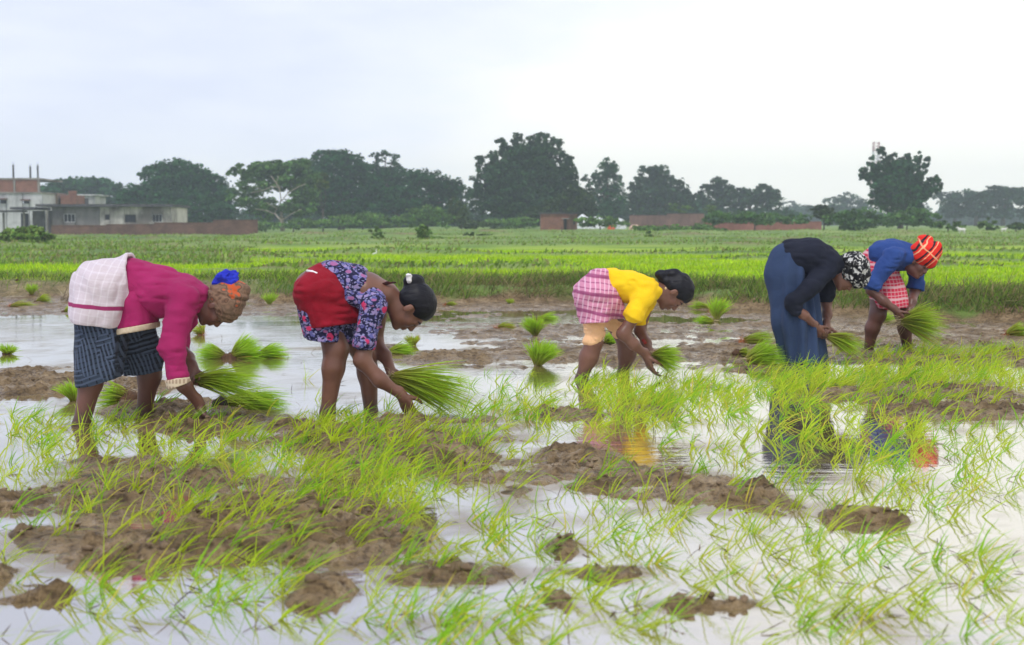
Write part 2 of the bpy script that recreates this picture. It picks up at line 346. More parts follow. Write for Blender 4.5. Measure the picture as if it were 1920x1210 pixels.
# ------------------------------------------------------------------ sculpting by signed distance
def nrm(v): v = np.asarray(v, float); return v / (np.linalg.norm(v) + 1e-12)
def cone(a, b, ra, rb, s=1.0, k=.02, flat=False, neg=False): return ('c', np.asarray(a, float), np.asarray(b, float), ra, rb, s, k, flat, neg)
def ell(c, ax, r, k=.015, neg=False): return ('e', np.asarray(c, float), np.asarray(ax, float), np.asarray(r, float), k, neg)
def chain(pts, rs, s=1.0, k=.02):
    s = [s] * len(pts) if np.isscalar(s) else s
    return [cone(pts[i], pts[i + 1], rs[i], rs[i + 1], (s[i], s[i + 1]), k) for i in range(len(pts) - 1)]
def sculpt(name, prims, mat, parent=None, h=.006, lat=(0, 1, 0), cuts=(), shell=0, disp=None, origin=(0, 0, 0), extra_cols=None, smooth_it=2):
    origin = np.asarray(origin, float); lat = nrm(lat)
    los, his = [], []
    for p in prims:
        if p[0] == 'c':
            s = p[5] if not np.isscalar(p[5]) else (p[5], p[5]); ex = max(p[3], p[4]) * max(1, max(s)) + p[6] + 3.5 * h
            los.append(np.minimum(p[1], p[2]) - ex); his.append(np.maximum(p[1], p[2]) + ex)
        else:
            ex = p[3].max() + p[4] + 3.5 * h; los.append(p[1] - ex); his.append(p[1] + ex)
    pos = [i for i, p in enumerate(prims) if not p[-1]]
    lo = np.min([los[i] for i in pos], 0); hi = np.max([his[i] for i in pos], 0)
    dims = np.ceil((hi - lo) / h).astype(int) + 1
    f = np.full(dims, .5, dtype=np.float32)
    ax = [lo[i] + h * np.arange(dims[i]) for i in range(3)]
    for p, l, u in zip(prims, los, his):
        i0 = np.clip(np.floor((l - lo) / h).astype(int), 0, dims - 1); i1 = np.clip(np.ceil((u - lo) / h).astype(int) + 1, 1, dims)
        if np.any(i1 <= i0): continue
        sl = tuple(slice(a, b) for a, b in zip(i0, i1))
        X = np.stack(np.meshgrid(*[ax[i][i0[i]:i1[i]] for i in range(3)], indexing='ij'), -1)
        if p[0] == 'c':
            _, a, b, ra, rb, s, k, flat, neg = p
            sa, sb = (s, s) if np.isscalar(s) else s
            ab = b - a; L2 = ab @ ab + 1e-12; t0 = (X - a) @ ab / L2; t = np.clip(t0, 0, 1)
            q = X - (a + t[..., None] * ab); ss = sa + (sb - sa) * t; lc = q @ lat
            q = q - lat * (lc * (1 - 1 / ss))[..., None]
            r = ra + (rb - ra) * t
            if flat:
                axd = (np.abs(t0 - .5) - .5) * math.sqrt(L2)
                q2 = q - nrm(ab) * (q @ nrm(ab))[..., None]
                d = np.maximum(np.linalg.norm(q2, axis=-1) - r, axd)
            else: d = np.linalg.norm(q, axis=-1) - r
        else:
            _, c, A, r, k, neg = p
            q = (X - c) @ A.T; k0 = np.linalg.norm(q / r, axis=-1); k1 = np.linalg.norm(q / r ** 2, axis=-1) + 1e-9
            d = k0 * (k0 - 1) / k1
        cur = f[sl]
        if neg:
            d = -d; hh = np.maximum(k - np.abs(cur - d), 0) / k; f[sl] = np.maximum(cur, d) + hh * hh * k * .25
        else:
            hh = np.maximum(k - np.abs(cur - d), 0) / k; f[sl] = np.minimum(cur, d) - hh * hh * k * .25
    if disp is not None:
        band = np.where(np.abs(f) < .05); P = np.stack([ax[i][band[i]] for i in range(3)], -1)
        f[band] += disp(P - origin).astype(np.float32)
    if shell:
        f = np.maximum(f, -(f + shell))
    for pt, n, *rad in cuts:
        n = nrm(n); pt = np.asarray(pt, float)
        g = (ax[0] - pt[0])[:, None, None] * n[0] + (ax[1] - pt[1])[None, :, None] * n[1] + (ax[2] - pt[2])[None, None, :] * n[2]
        if len(rad) == 2:      # wavy hem
            g = g + rad[0] * noise2(((ax[0] - origin[0])[:, None, None] * rad[1] + (ax[1] * rad[1] * 1.3)[None, :, None]) + 0 * g, 0 * g + 2.2, 3)
        if len(rad) == 1:
            dd = np.sqrt((ax[0] - pt[0])[:, None, None] ** 2 + (ax[1] - pt[1])[None, :, None] ** 2 + (ax[2] - pt[2])[None, None, :] ** 2)
            g = np.where(dd < rad[0], g, -1)
        f = np.maximum(f, g.astype(np.float32))
    f[0] = f[-1] = 1; f[:, 0] = f[:, -1] = 1; f[:, :, 0] = f[:, :, -1] = 1
    ins = f < 0
    # surface nets
    cs = [slice(0, -1), slice(1, None)]
    cnt = sum(ins[cs[a], cs[b], cs[c]].astype(np.int8) for a in (0, 1) for b in (0, 1) for c in (0, 1))
    cell = np.where((cnt > 0) & (cnt < 8)); N = len(cell[0]); vid = np.full(cnt.shape, -1, dtype=np.int32); vid[cell] = np.arange(N)
    acc = np.zeros((N, 3)); num = np.zeros(N)
    base = np.stack(cell, -1)
    for a in (0, 1):
        for b in (0, 1):
            for axis in range(3):
                o1 = [0, 0, 0]; o2 = [0, 0, 0]; oth = [i for i in range(3) if i != axis]
                o1[oth[0]] = a; o1[oth[1]] = b; o2[oth[0]] = a; o2[oth[1]] = b; o2[axis] = 1
                p1 = base + o1; p2 = base + o2
                f1 = f[p1[:, 0], p1[:, 1], p1[:, 2]]; f2 = f[p2[:, 0], p2[:, 1], p2[:, 2]]
                m = (f1 < 0) != (f2 < 0); t = np.where(m, f1 / np.where(f1 == f2, 1, f1 - f2), 0)
                acc[m] += (p1 + (p2 - p1) * t[:, None])[m]; num[m] += 1
    V = lo + h * acc / np.maximum(num, 1)[:, None]
    Qs = []
    for axis in range(3):
        o = [i for i in range(3) if i != axis]
        sa = [slice(None)] * 3; sb = [slice(None)] * 3; sa[axis] = slice(0, -1); sb[axis] = slice(1, None)
        e1, e2 = ins[tuple(sa)], ins[tuple(sb)]
        w = np.where(e1 != e2); P = np.stack(w, -1)
        ok = (P[:, o[0]] > 0) & (P[:, o[1]] > 0); P = P[ok]; inn = e1[w][ok]
        def g(d0, d1):
            r = P.copy(); r[:, o[0]] -= d0; r[:, o[1]] -= d1; return vid[r[:, 0], r[:, 1], r[:, 2]]
        q = np.stack([g(1, 1), g(0, 1), g(0, 0), g(1, 0)], -1)
        flip = inn if axis != 1 else ~inn
        q[~flip] = q[~flip][:, ::-1]; Qs.append(q)
    Q = np.concatenate(Qs); Q = Q[(Q >= 0).all(1)]
    for it in range(smooth_it):
        s_ = np.zeros_like(V); n_ = np.zeros(len(V))
        for i in range(4):
            np.add.at(s_, Q[:, i], V[Q[:, (i + 1) % 4]]); np.add.at(n_, Q[:, i], 1)
        V = V * .5 + s_ / np.maximum(n_, 1)[:, None] * .5
    cols = None if extra_cols is None else extra_cols(V - origin)
    return link(name, mesh_np(name, V - origin, Q, True, cols=cols, mats=[mat]), parent)
# ------------------------------------------------------------------ body pieces
def frame(fwd, up):
    up = nrm(up); fwd = np.asarray(fwd, float); fwd = nrm(fwd - up * (fwd @ up)); return fwd, up, nrm(np.cross(up, fwd))
def head(c, fwd, up, s, neck):
    f, u, l = frame(fwd, up); A = np.stack([f, l, u])
    P = [ell(c + (u * .040 - f * .012) * s, A, np.array([.094, .075, .082]) * s, .02),
         ell(c + (-u * .030 + f * .030) * s, A, np.array([.060, .056, .080]) * s, .03),
         ell(c + (-u * .098 + f * .066) * s, A, np.array([.020, .022, .016]) * s, .025),
         ell(c + (-u * .075 - f * .0 ) * s, A, np.array([.060, .050, .032]) * s, .03)]
    for sg in (-1, 1):
        P.append(ell(c + (f * .058 + l * sg * .036 - u * .022) * s, A, np.array([.026, .022, .024]) * s, .02))
        P.append(ell(c + (f * .095 + l * sg * .030 + u * .004) * s, A, np.array([.015, .017, .011]) * s, .015, True))
        P.append(ell(c + (f * .078 + l * sg * .030 + u * .003) * s, A, np.array([.014, .017, .012]) * s, .006))
        P.append(ell(c + (-f * .004 + l * sg * .076 - u * .004) * s, A, np.array([.018, .009, .030]) * s, .006))
        P.append(ell(c + (f * .088 + l * sg * .011 - u * .034) * s, A, np.array([.012, .009, .009]) * s, .008))
    P += [ell(c + (f * .080 + u * .024) * s, A, np.array([.014, .046, .010]) * s, .02),
          cone(c + (f * .086 + u * .008) * s, c + (f * .103 - u * .028) * s, .008 * s, .013 * s, 1, .015),
          ell(c + (f * .086 - u * .054) * s, A, np.array([.014, .022, .007]) * s, .006),
          ell(c + (f * .084 - u * .068) * s, A, np.array([.014, .020, .008]) * s, .006)]
    P += chain([c - (u * .055 + f * .030) * s, neck], [.052 * s, .062 * s], 1, .03)
    return P
def face_bits(c, fwd, up, s, parent, origin, h=.004):
    f, u, l = frame(fwd, up); A = np.stack([f, l, u])
    for sg in (-1, 1):
        sculpt('eye', [ell(c + (f * .0875 + l * sg * .030 + u * -.001) * s, A, np.array([.006, .014, .0045]) * s)], EYE, parent, .003, origin=origin, smooth_it=1)
        sculpt('eyebrow', chain([c + (f * .0925 + l * sg * .014 + u * .021) * s, c + (f * .088 + l * sg * .034 + u * .027) * s, c + (f * .076 + l * sg * .048 + u * .021) * s],
                                [.0035 * s, .0045 * s, .003 * s], 1, .004), HAIR, parent, .003, origin=origin, smooth_it=1)
def rotv(v, ax, a):
    ax = nrm(ax); return v * math.cos(a) + np.cross(ax, v) * math.sin(a) + ax * (ax @ v) * (1 - math.cos(a))
def hand(w, d, n, thumb_sign=1, curl=(35, 45, 30), s=1.0, spread=5):
    d = nrm(d); n = np.asarray(n, float); n = nrm(n - d * (n @ d)); sd = nrm(np.cross(d, n)) * thumb_sign; A = np.stack([d, sd, n])
    P = [ell(w + d * .048 * s, A, np.array([.054, .037, .017]) * s, .02), cone(w - d * .03, w + d * .02 * s, .024 * s, .024 * s, 1, .02)]
    ln = [.078, .088, .082, .064]; rotax = np.cross(d, n)
    for i in range(4):
        p = w + (d * (.088 - .004 * abs(i - 1)) + sd * (.029 - .0195 * i)) * s
        sp = math.radians(spread * (1.5 - i)); dd = nrm(d * math.cos(sp) + sd * math.sin(sp)); a = 0
        rs = [.0096, .0088, .0080, .0064]
        P.append(cone(p - d * .03 * s, p, .010 * s, rs[0] * s, 1, .008))
        for j, fr_ in enumerate((.45, .32, .23)):
            a += math.radians(curl[j] + (i - 1) * 5); v = rotv(dd, rotax, a); q = p + v * ln[i] * fr_ * s
            P.append(cone(p, q, rs[j] * s, rs[j + 1] * s, 1, .003)); p = q
    p = w + (d * .022 + sd * .030 + n * .008) * s
    for j, (l_, v) in enumerate(((.040, d * .62 + sd * .55 + n * .45), (.032, d * .75 + sd * .1 + n * .6), (.026, d * .7 - sd * .15 + n * .7))):
        q = p + nrm(v) * l_ * s; P.append(cone(p, q, (.0135 - .002 * j) * s, (.0115 - .002 * j) * s, 1, .006)); p = q
    return P
# ------------------------------------------------------------------ cloth and skin materials
def skin_mat(name, c1, c2, mudz=.22):
    m, t, b = new_mat(name); k = t.links.new; v = coords(t)
    n = nd(t, 'ShaderNodeTexNoise', Scale=9, Detail=5); k(v, n.inputs['Vector'])
    r = ramp(t, n.outputs['Fac'], [(.3, c1), (.7, c2)])
    sz = nd(t, 'ShaderNodeSeparateXYZ'); k(v, sz.inputs[0])
    n2 = nd(t, 'ShaderNodeTexNoise', Scale=26, Detail=6, Roughness=.7); k(v, n2.inputs['Vector'])
    a = nd(t, 'ShaderNodeMath', operation='MULTIPLY_ADD'); k(n2.outputs['Fac'], a.inputs[0]); a.inputs[1].default_value = .16; k(sz.outputs[2], a.inputs[2])
    mr = nd(t, 'ShaderNodeMapRange'); mr.inputs['From Min'].default_value = mudz - .10; mr.inputs['From Max'].default_value = mudz - .03
    mr.inputs['To Min'].default_value = .62; mr.inputs['To Max'].default_value = 0; k(a.outputs[0], mr.inputs[0])
    x = nd(t, 'ShaderNodeMix', data_type='RGBA'); k(mr.outputs[0], x.inputs['Factor']); k(r.outputs[0], x.inputs['A']); x.inputs['B'].default_value = (.055, .036, .028, 1)
    k(x.outputs['Result'], b.inputs['Base Color']); b.inputs['Roughness'].default_value = .42; b.inputs['Specular IOR Level'].default_value = .4
    b.inputs['Subsurface Weight'].default_value = .08; b.inputs['Subsurface Radius'].default_value = (.02, .008, .004)
    bump(t, b, n2.outputs['Fac'], .15, .004); return m
SKIN1 = skin_mat('skin', (.105, .044, .034), (.150, .064, .046))
SKIN2 = skin_mat('skin_b', (.130, .055, .036), (.190, .085, .055))
m, t, b = new_mat('hair'); HAIR = m
v = coords(t, (1, 1, 1)); n = nd(t, 'ShaderNodeTexNoise', Scale=90, Detail=2); t.links.new(coords(t, (.12, 1, 1)), n.inputs['Vector'])
b.inputs['Base Color'].default_value = (.006, .006, .010, 1); b.inputs['Roughness'].default_value = .5; b.inputs['Specular IOR Level'].default_value = .22; bump(t, b, n.outputs['Fac'], .6, .005)
EYE = mottled('eye', (.02, .015, .012), (.05, .04, .035), 30, .25, 0)
def cloth_base(name, rough=.85, fine=260, fs=.12, wr=7, ws=.5, sheen=.15):
    m, t, b = new_mat(name); b.inputs['Roughness'].default_value = rough; b.inputs['Specular IOR Level'].default_value = .2
    b.inputs['Sheen Weight'].default_value = sheen * .2; v = coords(t)
    n = nd(t, 'ShaderNodeTexNoise', Scale=fine, Detail=2); t.links.new(v, n.inputs['Vector'])
    w = nd(t, 'ShaderNodeTexNoise', Scale=wr, Detail=4, Distortion=.8); t.links.new(v, w.inputs['Vector'])
    a = nd(t, 'ShaderNodeMath', operation='MULTIPLY_ADD'); t.links.new(n.outputs['Fac'], a.inputs[0]); a.inputs[1].default_value = fs; t.links.new(w.outputs['Fac'], a.inputs[2])
    bump(t, b, a.outputs[0], ws, .03); return m, t, b
def plain_cloth(name, c1, c2, scale=5, **kw):
    m, t, b = cloth_base(name, **kw); n = nd(t, 'ShaderNodeTexNoise', Scale=scale, Detail=4); t.links.new(coords(t), n.inputs['Vector'])
    r = ramp(t, n.outputs['Fac'], [(.3, c1), (.7, c2)]); t.links.new(r.outputs[0], b.inputs['Base Color']); return m
def stripes(t, v, axis, freq, width, soft=.06, phase=0.0):
    """1 inside narrow bands repeating along one axis"""
    s = nd(t, 'ShaderNodeSeparateXYZ'); t.links.new(v, s.inputs[0])
    a = nd(t, 'ShaderNodeMath', operation='MULTIPLY_ADD'); t.links.new(s.outputs[axis], a.inputs[0]); a.inputs[1].default_value = freq; a.inputs[2].default_value = phase
    p = nd(t, 'ShaderNodeMath', operation='PINGPONG'); t.links.new(a.outputs[0], p.inputs[0]); p.inputs[1].default_value = .5
    r = nd(t, 'ShaderNodeMapRange'); r.inputs['From Min'].default_value = width / 2; r.inputs['From Max'].default_value = width / 2 + soft
    r.inputs['To Min'].default_value = 1; r.inputs['To Max'].default_value = 0; t.links.new(p.outputs[0], r.inputs[0]); return r.outputs[0]
def mixc(t, fac, A, B, gain=1.0):
    x = nd(t, 'ShaderNodeMix', data_type='RGBA')
    if gain != 1:
        g = nd(t, 'ShaderNodeMath', operation='MULTIPLY'); t.links.new(fac, g.inputs[0]); g.inputs[1].default_value = gain; fac = g.outputs[0]
    t.links.new(fac, x.inputs['Factor'])
    for s_, c in (('A', A), ('B', B)):
        if isinstance(c, tuple): x.inputs[s_].default_value = (*c, 1)
        else: t.links.new(c, x.inputs[s_])
    return x.outputs['Result']
def wobble(t, v, amt=.03, sc=6):
    n = nd(t, 'ShaderNodeTexNoise', Scale=sc, Detail=2); t.links.new(v, n.inputs['Vector'])
    s = nd(t, 'ShaderNodeVectorMath', operation='SUBTRACT'); t.links.new(n.outputs['Color'], s.inputs[0]); s.inputs[1].default_value = (.5, .5, .5)
    k = nd(t, 'ShaderNodeVectorMath', operation='SCALE'); t.links.new(s.outputs[0], k.inputs[0]); k.inputs['Scale'].default_value = amt
    a = nd(t, 'ShaderNodeVectorMath', operation='ADD'); t.links.new(v, a.inputs[0]); t.links.new(k.outputs[0], a.inputs[1]); return a.outputs[0]
def check_cloth(name, base, band1, band2, f1=22, f2=26, rot=0.0, w1=.3, w2=.3):
    m, t, b = cloth_base(name); v = wobble(t, coords(t, rot=(0, rot, 0)), .035, 5)
    c = mixc(t, stripes(t, v, 2, f1, w1), base, band1, .75); c = mixc(t, stripes(t, v, 0, f2, w2), c, band2, .6)
    c = mixc(t, stripes(t, v, 2, f1 / 3, .14, phase=.3), c, band1, .9); t.links.new(c, b.inputs['Base Color']); return m
def floral(name, ground, cols, scale=16, big=None):
    m, t, b = cloth_base(name); v = wobble(t, coords(t), .05, 14); c = ground
    for i, (col, sc, th) in enumerate(cols):
        vo = nd(t, 'ShaderNodeTexVoronoi', Scale=sc); mpn = nd(t, 'ShaderNodeMapping'); mpn.inputs['Location'].default_value = (i * 3.1, i * 1.7, i * .9)
        mpn.inputs['Rotation'].default_value = (0, .6 * i + .4, .3); mpn.inputs['Scale'].default_value = (1, 1, 1.0 + .9 * (i % 2))
        t.links.new(v, mpn.inputs[0]); t.links.new(mpn.outputs[0], vo.inputs['Vector'])
        r = nd(t, 'ShaderNodeMapRange'); r.inputs['From Min'].default_value = th; r.inputs['From Max'].default_value = th + .06
        r.inputs['To Min'].default_value = 1; r.inputs['To Max'].default_value = 0; t.links.new(vo.outputs['Distance'], r.inputs[0]); c = mixc(t, r.outputs[0], c, col)
    t.links.new(c, b.inputs['Base Color']); return m
def wr(amp, fx, fy, fz, seed, amp2=0, f2=30):
    def f(P):
        d = amp * noise3(P[:, 0] * fx + .2 * np.sin(P[:, 2] * 9), P[:, 1] * fy, P[:, 2] * fz, seed)
        d = d + amp * .5 * (1 - 2 * np.abs(noise3(P[:, 0] * fx * 1.9, P[:, 1] * fy * 1.9, P[:, 2] * fz * 1.9, seed + 3)))
        if amp2: d = d + amp2 * noise3(P[:, 0] * f2, P[:, 1] * f2, P[:, 2] * f2, seed + 5)
        return d
    return f
# ------------------------------------------------------------------ bundles of seedlings
ROOTM = leaf_mat('dry_root', .15, rough=.9, glaze=.1)
def bundle(base, tip, spread, n=150, root='brown', rootlen=.07, rs=1.0, label='', group=None, dry=0.0, w=.0042, pinch=None, hue=(.16, .42, .012), clump=True, ysp=None):
    base = np.asarray(base, float); tip = np.asarray(tip, float); ax = tip - base; Lh = np.linalg.norm(ax); d = ax / Lh
    o = thing('seedling_bundle', base, label, 'rice seedlings', group)
    lat1 = nrm(np.cross(d, [0, 1, 0]) + 1e-6); lat2 = nrm(np.cross(d, lat1))
    n = int(n * 2.4); w = w * 1.7
    a = rng.uniform(0, 2 * math.pi, n); r = np.sqrt(rng.uniform(0, 1, n)); ys = spread if ysp is None else ysp
    off = lat1 * (np.cos(a) * r)[:, None] + lat2 * (np.sin(a) * r)[:, None]
    root0 = off * .028 * rs * (1 if pinch is None else pinch) - d * rng.uniform(0, .015, n)[:, None]
    lean = d[None] * Lh + lat1 * (np.cos(a) * r * spread)[:, None] + lat2 * (np.sin(a) * r * ys)[:, None] + rng.normal(0, .035, (n, 3)) * Lh / .3
    ln = Lh * rng.uniform(.55, 1.08, n) * (1.06 - .14 * r * r)
    c0 = np.array([.42, .40, .07]) * rng.uniform(.6, 1.1, (n, 1)); hv = np.array(hue) * rng.uniform(.75, 1.35, (n, 1)) + np.array([.05, .03, 0]) * rng.uniform(0, 1, (n, 1))
    if dry: k = rng.uniform(0, 1, n) < dry; hv[k] = np.array([.50, .26, .05]) * rng.uniform(.6, 1.1, (k.sum(), 1))
    parts = [blade_arrays(root0, ln, lean, np.full(n, w) * rng.uniform(.7, 1.2, n), rng.uniform(.05, .42, n), c0, hv * .9 + c0 * .1, 4)]
    V, Qd, C = merge(parts); link('leaves', mesh_np('leaves', V, Qd, False, cols=C, mats=[BLADE]), o)
    if clump:
        rc = {'brown': (.16, .085, .045), 'orange': (.42, .15, .06), 'pale': (.42, .34, .20), 'dark': (.05, .038, .025)}[root]
        k = int(90 * rs + 40); p0 = rng.normal(0, .018 * rs, (k, 3)); le = -d[None] * 1.0 + rng.normal(0, .55, (k, 3))
        V, Qd, C = blade_arrays(p0, np.full(k, rootlen) * rng.uniform(.4, 1.2, k), le, np.full(k, .0035), rng.uniform(0, .5, k), np.array(rc) * rng.uniform(.5, 1.4, (k, 1)), None, 2)
        link('roots', mesh_np('roots', V, Qd, False, cols=C, mats=[ROOTM]), o)
        cc = -d * rootlen * .35
        if root in ('brown', 'dark'):
            mm = mottled('root_soil', tuple(x * .5 for x in rc), rc, 40, .95, .8, .02)
            sculpt('root_ball', [ell(cc, np.eye(3), np.array([.045, .04, .03]) * rs, .02), ell(cc - d * .03 * rs, np.eye(3), np.array([.032, .035, .026]) * rs, .02)],
                   mm, o, .006, disp=wr(.010, 25, 25, 25, 77))
    return o
# ------------------------------------------------------------------ THE FIVE WORKERS
def world_frame(D, px): g = G(px, 440 + H * F / D); return np.array([g[0], D, 0.])
def person(loc, label):
    return thing('person', loc, label, 'person')

# ---- 1: magenta top, white wrap, dark patterned skirt
D = 7.70; o = np.array([J(210, 790, D)[0], D, 0.])
p = person(o, 'woman in a magenta top, white hip shawl, dark skirt and brown headscarf')
j = lambda x, y, dy=0: J(x, y, D + dy)
hc, hf, hu, hs = j(406, 573), j(406, 573) * 0 + [.25, 0, -.97], [.97, 0, .27], 1.0
nb = j(372, 557)
body = []
body += chain([j(196, 545), j(255, 532), j(322, 550), j(362, 560)], [.105, .088, .085, .058], [1.2, 1.15, 1.35, 1.5], .04)
body += chain([j(196, 550, -.07), j(178, 668, -.12), j(170, 715, -.13), j(152, 800, -.15), j(148, 830, -.15)], [.085, .055, .060, .042, .038], 1, .04)
body += chain([j(206, 550, .09), j(285, 655, .16), j(280, 705, .18), j(269, 778, .20), j(266, 810, .20)], [.095, .062, .060, .038, .036], 1, .04)
body += chain([j(348, 566, -.16), j(322, 650, -.22), j(345, 722, -.20), j(374, 758, -.14)], [.044, .036, .037, .027], 1, .03)
body += chain([j(352, 570, .16), j(334, 645, .20), j(352, 672, .10), j(362, 692, .04)], [.042, .034, .034, .027], 1, .03)
body += head(hc, hf, hu, hs, nb)
body += hand(j(374, 758, -.14), [.25, .25, -.95], [.9, -.1, .2], 1, (25, 30, 20))
body += hand(j(362, 692, .04), [.25, -.45, -.85], [.55, -.5, .3], -1, (45, 55, 35))
sculpt('body', body, SKIN1, p, .0055, origin=o)
face_bits(hc, hf, hu, hs, p, o)
f, u, l = frame(hf, hu); A = np.stack([f, l, u])
# magenta top
MAG = plain_cloth('magenta_cloth', (.27, .011, .080), (.38, .020, .125), 4, ws=.55)
sh = chain([j(246, 530), j(300, 548), j(350, 556), j(377, 556)], [.128, .136, .112, .068], [1.25, 1.3, 1.55, 1.3], .04)
sh += chain([j(344, 563, -.15), j(322, 648, -.215), j(334, 706, -.21)], [.078, .068, .060], 1, .035)
sh += chain([j(350, 568, .15), j(336, 640, .20), j(343, 668, .16)], [.074, .062, .050], 1, .035)
sculpt('top', sh, MAG, p, .006, origin=o, disp=wr(.012, 5, 6, 15, 11, .003, 30), smooth_it=2)
CREAM = mottled('cream_border', (.50, .40, .27), (.62, .52, .38), 60, .85, .3, .004)
m, t, b = cloth_base('embroidered_border'); v = coords(t); c = mixc(t, stripes(t, v, 0, 55, .45, .1), (.62, .50, .36), (.20, .11, .07), .55); c = mixc(t, stripes(t, coords(t, (1, 1, 1)), 2, 26, .3, .1), c, (.66, .55, .40)); t.links.new(c, b.inputs['Base Color']); BORD = m
fl = lambda e: [cone(j(236, 570, -.02), j(240, 640, -.03), .08 + e, .09 + e, 1.7, .03), cone(j(262, 565, -.02), j(268, 640, -.03), .095 + e, .09 + e, 1.7, .03)]
sculpt('tunic_tail', fl(0), MAG, p, .006, origin=o, disp=wr(.004, 9, 9, 9, 13), cuts=[(j(250, 612), (.17, 0, -1))])
sculpt('hem_border', fl(.005), CREAM, p, .005, origin=o, disp=wr(.004, 9, 9, 9, 13), cuts=[(j(250, 622), (.17, 0, -1)), (j(250, 611), (-.17, 0, 1))])
cw = j(333, 714, -.21); cd = nrm(j(338, 722, -.205) - j(330, 700, -.212))
sculpt('cuff', [cone(cw - cd * .022, cw + cd * .024, .063, .066, 1, .004, True)], BORD, p, .004, origin=o)
# dark skirt
def dark_skirt():
    m, t, b = cloth_base('dark_batik'); v = wobble(t, coords(t, rot=(0, .25, 0)), .03, 6); k = t.links.new
    br = nd(t, 'ShaderNodeTexBrick', Scale=9); br.inputs['Color1'].default_value = (.022, .032, .050, 1); br.inputs['Color2'].default_value = (.034, .048, .075, 1)
    br.inputs['Mortar'].default_value = (.010, .012, .020, 1); br.inputs['Mortar Size'].default_value = .03
    sw = nd(t, 'ShaderNodeMapping'); sw.inputs['Rotation'].default_value = (math.pi / 2, 0, 0); k(v, sw.inputs[0]); k(sw.outputs[0], br.inputs['Vector'])
    s1 = stripes(t, v, 0, 48, .35, .1); s2 = stripes(t, v, 2, 40, .3, .1)
    n = nd(t, 'ShaderNodeTexNoise', Scale=7, Detail=1); k(v, n.inputs['Vector'])
    g = nd(t, 'ShaderNodeMath', operation='GREATER_THAN'); k(n.outputs['Fac'], g.inputs[0]); g.inputs[1].default_value = .5
    mxx = nd(t, 'ShaderNodeMix'); k(g.outputs[0], mxx.inputs['Factor']); k(s1, mxx.inputs['A']); k(s2, mxx.inputs['B'])
    c = mixc(t, mxx.outputs['Result'], br.outputs[0], (.075, .10, .155), .8); k(c, b.inputs['Base Color']); return m
DS = dark_skirt()
def pleat(amp, fx, seed, fy=None):
    def f(P): return amp * (1 - 2 * np.abs(noise3(P[:, 0] * fx, P[:, 1] * (fy or fx), P[:, 2] * 2.2, seed))) + amp * .4 * noise3(P[:, 0] * 22, P[:, 1] * 22, P[:, 2] * 8, seed + 1)
    return f
sk = [cone(j(192, 570, -.06), j(188, 700, -.12), .150, .130, (1.15, 1.05), .03), cone(j(188, 700, -.12), j(188, 760, -.12), .130, .122, 1.05, .03)]
sculpt('skirt', sk, DS, p, .006, origin=o, shell=.014, disp=pleat(.020, 9, 21), cuts=[(j(186, 718, -.1), (.22, .1, -1), .02, 5)])
sk = [cone(j(234, 585, .08), j(268, 672, .13), .150, .114, (1.1, 1.0), .03), cone(j(268, 672, .13), j(272, 730, .14), .112, .105, 1.0, .03)]
sculpt('skirt_fold', sk, DS, p, .006, origin=o, shell=.014, disp=pleat(.018, 9, 24), cuts=[(j(262, 700, .1), (.10, 0, -1), .02, 5)])
# white shawl
def shawl_mat():
    m, t, b = cloth_base('white_shawl', ws=.7); v = wobble(t, coords(t, rot=(0, -.2, 0)), .03, 5)
    c = mixc(t, stripes(t, v, 0, 26, .10, .08), (.60, .52, .56), (.80, .76, .80), .3); c = mixc(t, stripes(t, v, 2, 26, .10, .08), c, (.80, .76, .80), .22)
    # one magenta band near the lower edge
    s = nd(t, 'ShaderNodeSeparateXYZ'); t.links.new(v, s.inputs[0]); a = nd(t, 'ShaderNodeMath', operation='MULTIPLY_ADD'); t.links.new(s.outputs[0], a.inputs[0]); a.inputs[1].default_value = -.10; t.links.new(s.outputs[2], a.inputs[2])
    q = nd(t, 'ShaderNodeMath', operation='SUBTRACT'); t.links.new(a.outputs[0], q.inputs[0]); q.inputs[1].default_value = .636
    q2 = nd(t, 'ShaderNodeMath', operation='ABSOLUTE'); t.links.new(q.outputs[0], q2.inputs[0]); r = nd(t, 'ShaderNodeMapRange'); r.inputs['From Min'].default_value = .010; r.inputs['From Max'].default_value = .013
    r.inputs['To Min'].default_value = 1; r.inputs['To Max'].default_value = 0; t.links.new(q2.outputs[0], r.inputs[0]); c = mixc(t, r.outputs[0], c, (.30, .03, .12))
    t.links.new(c, b.inputs['Base Color']); return m
sw = [cone(j(246, 514, -.02), j(196, 545, -.03), .115, .172, 1.35, .04), cone(j(196, 545, -.03), j(190, 590, -.05), .172, .160, 1.45, .04), cone(j(236, 562, -.03), j(200, 580, -.05), .10, .150, 1.5, .04)]
sculpt('shawl', sw, shawl_mat(), p, .006, origin=o, shell=.02, disp=wr(.014, 9, 8, 5, 31, .003, 28), cuts=[(j(190, 604), (-.12, 0, -1), .012, 6), (j(252, 520), (1, 0, .12))], smooth_it=3)
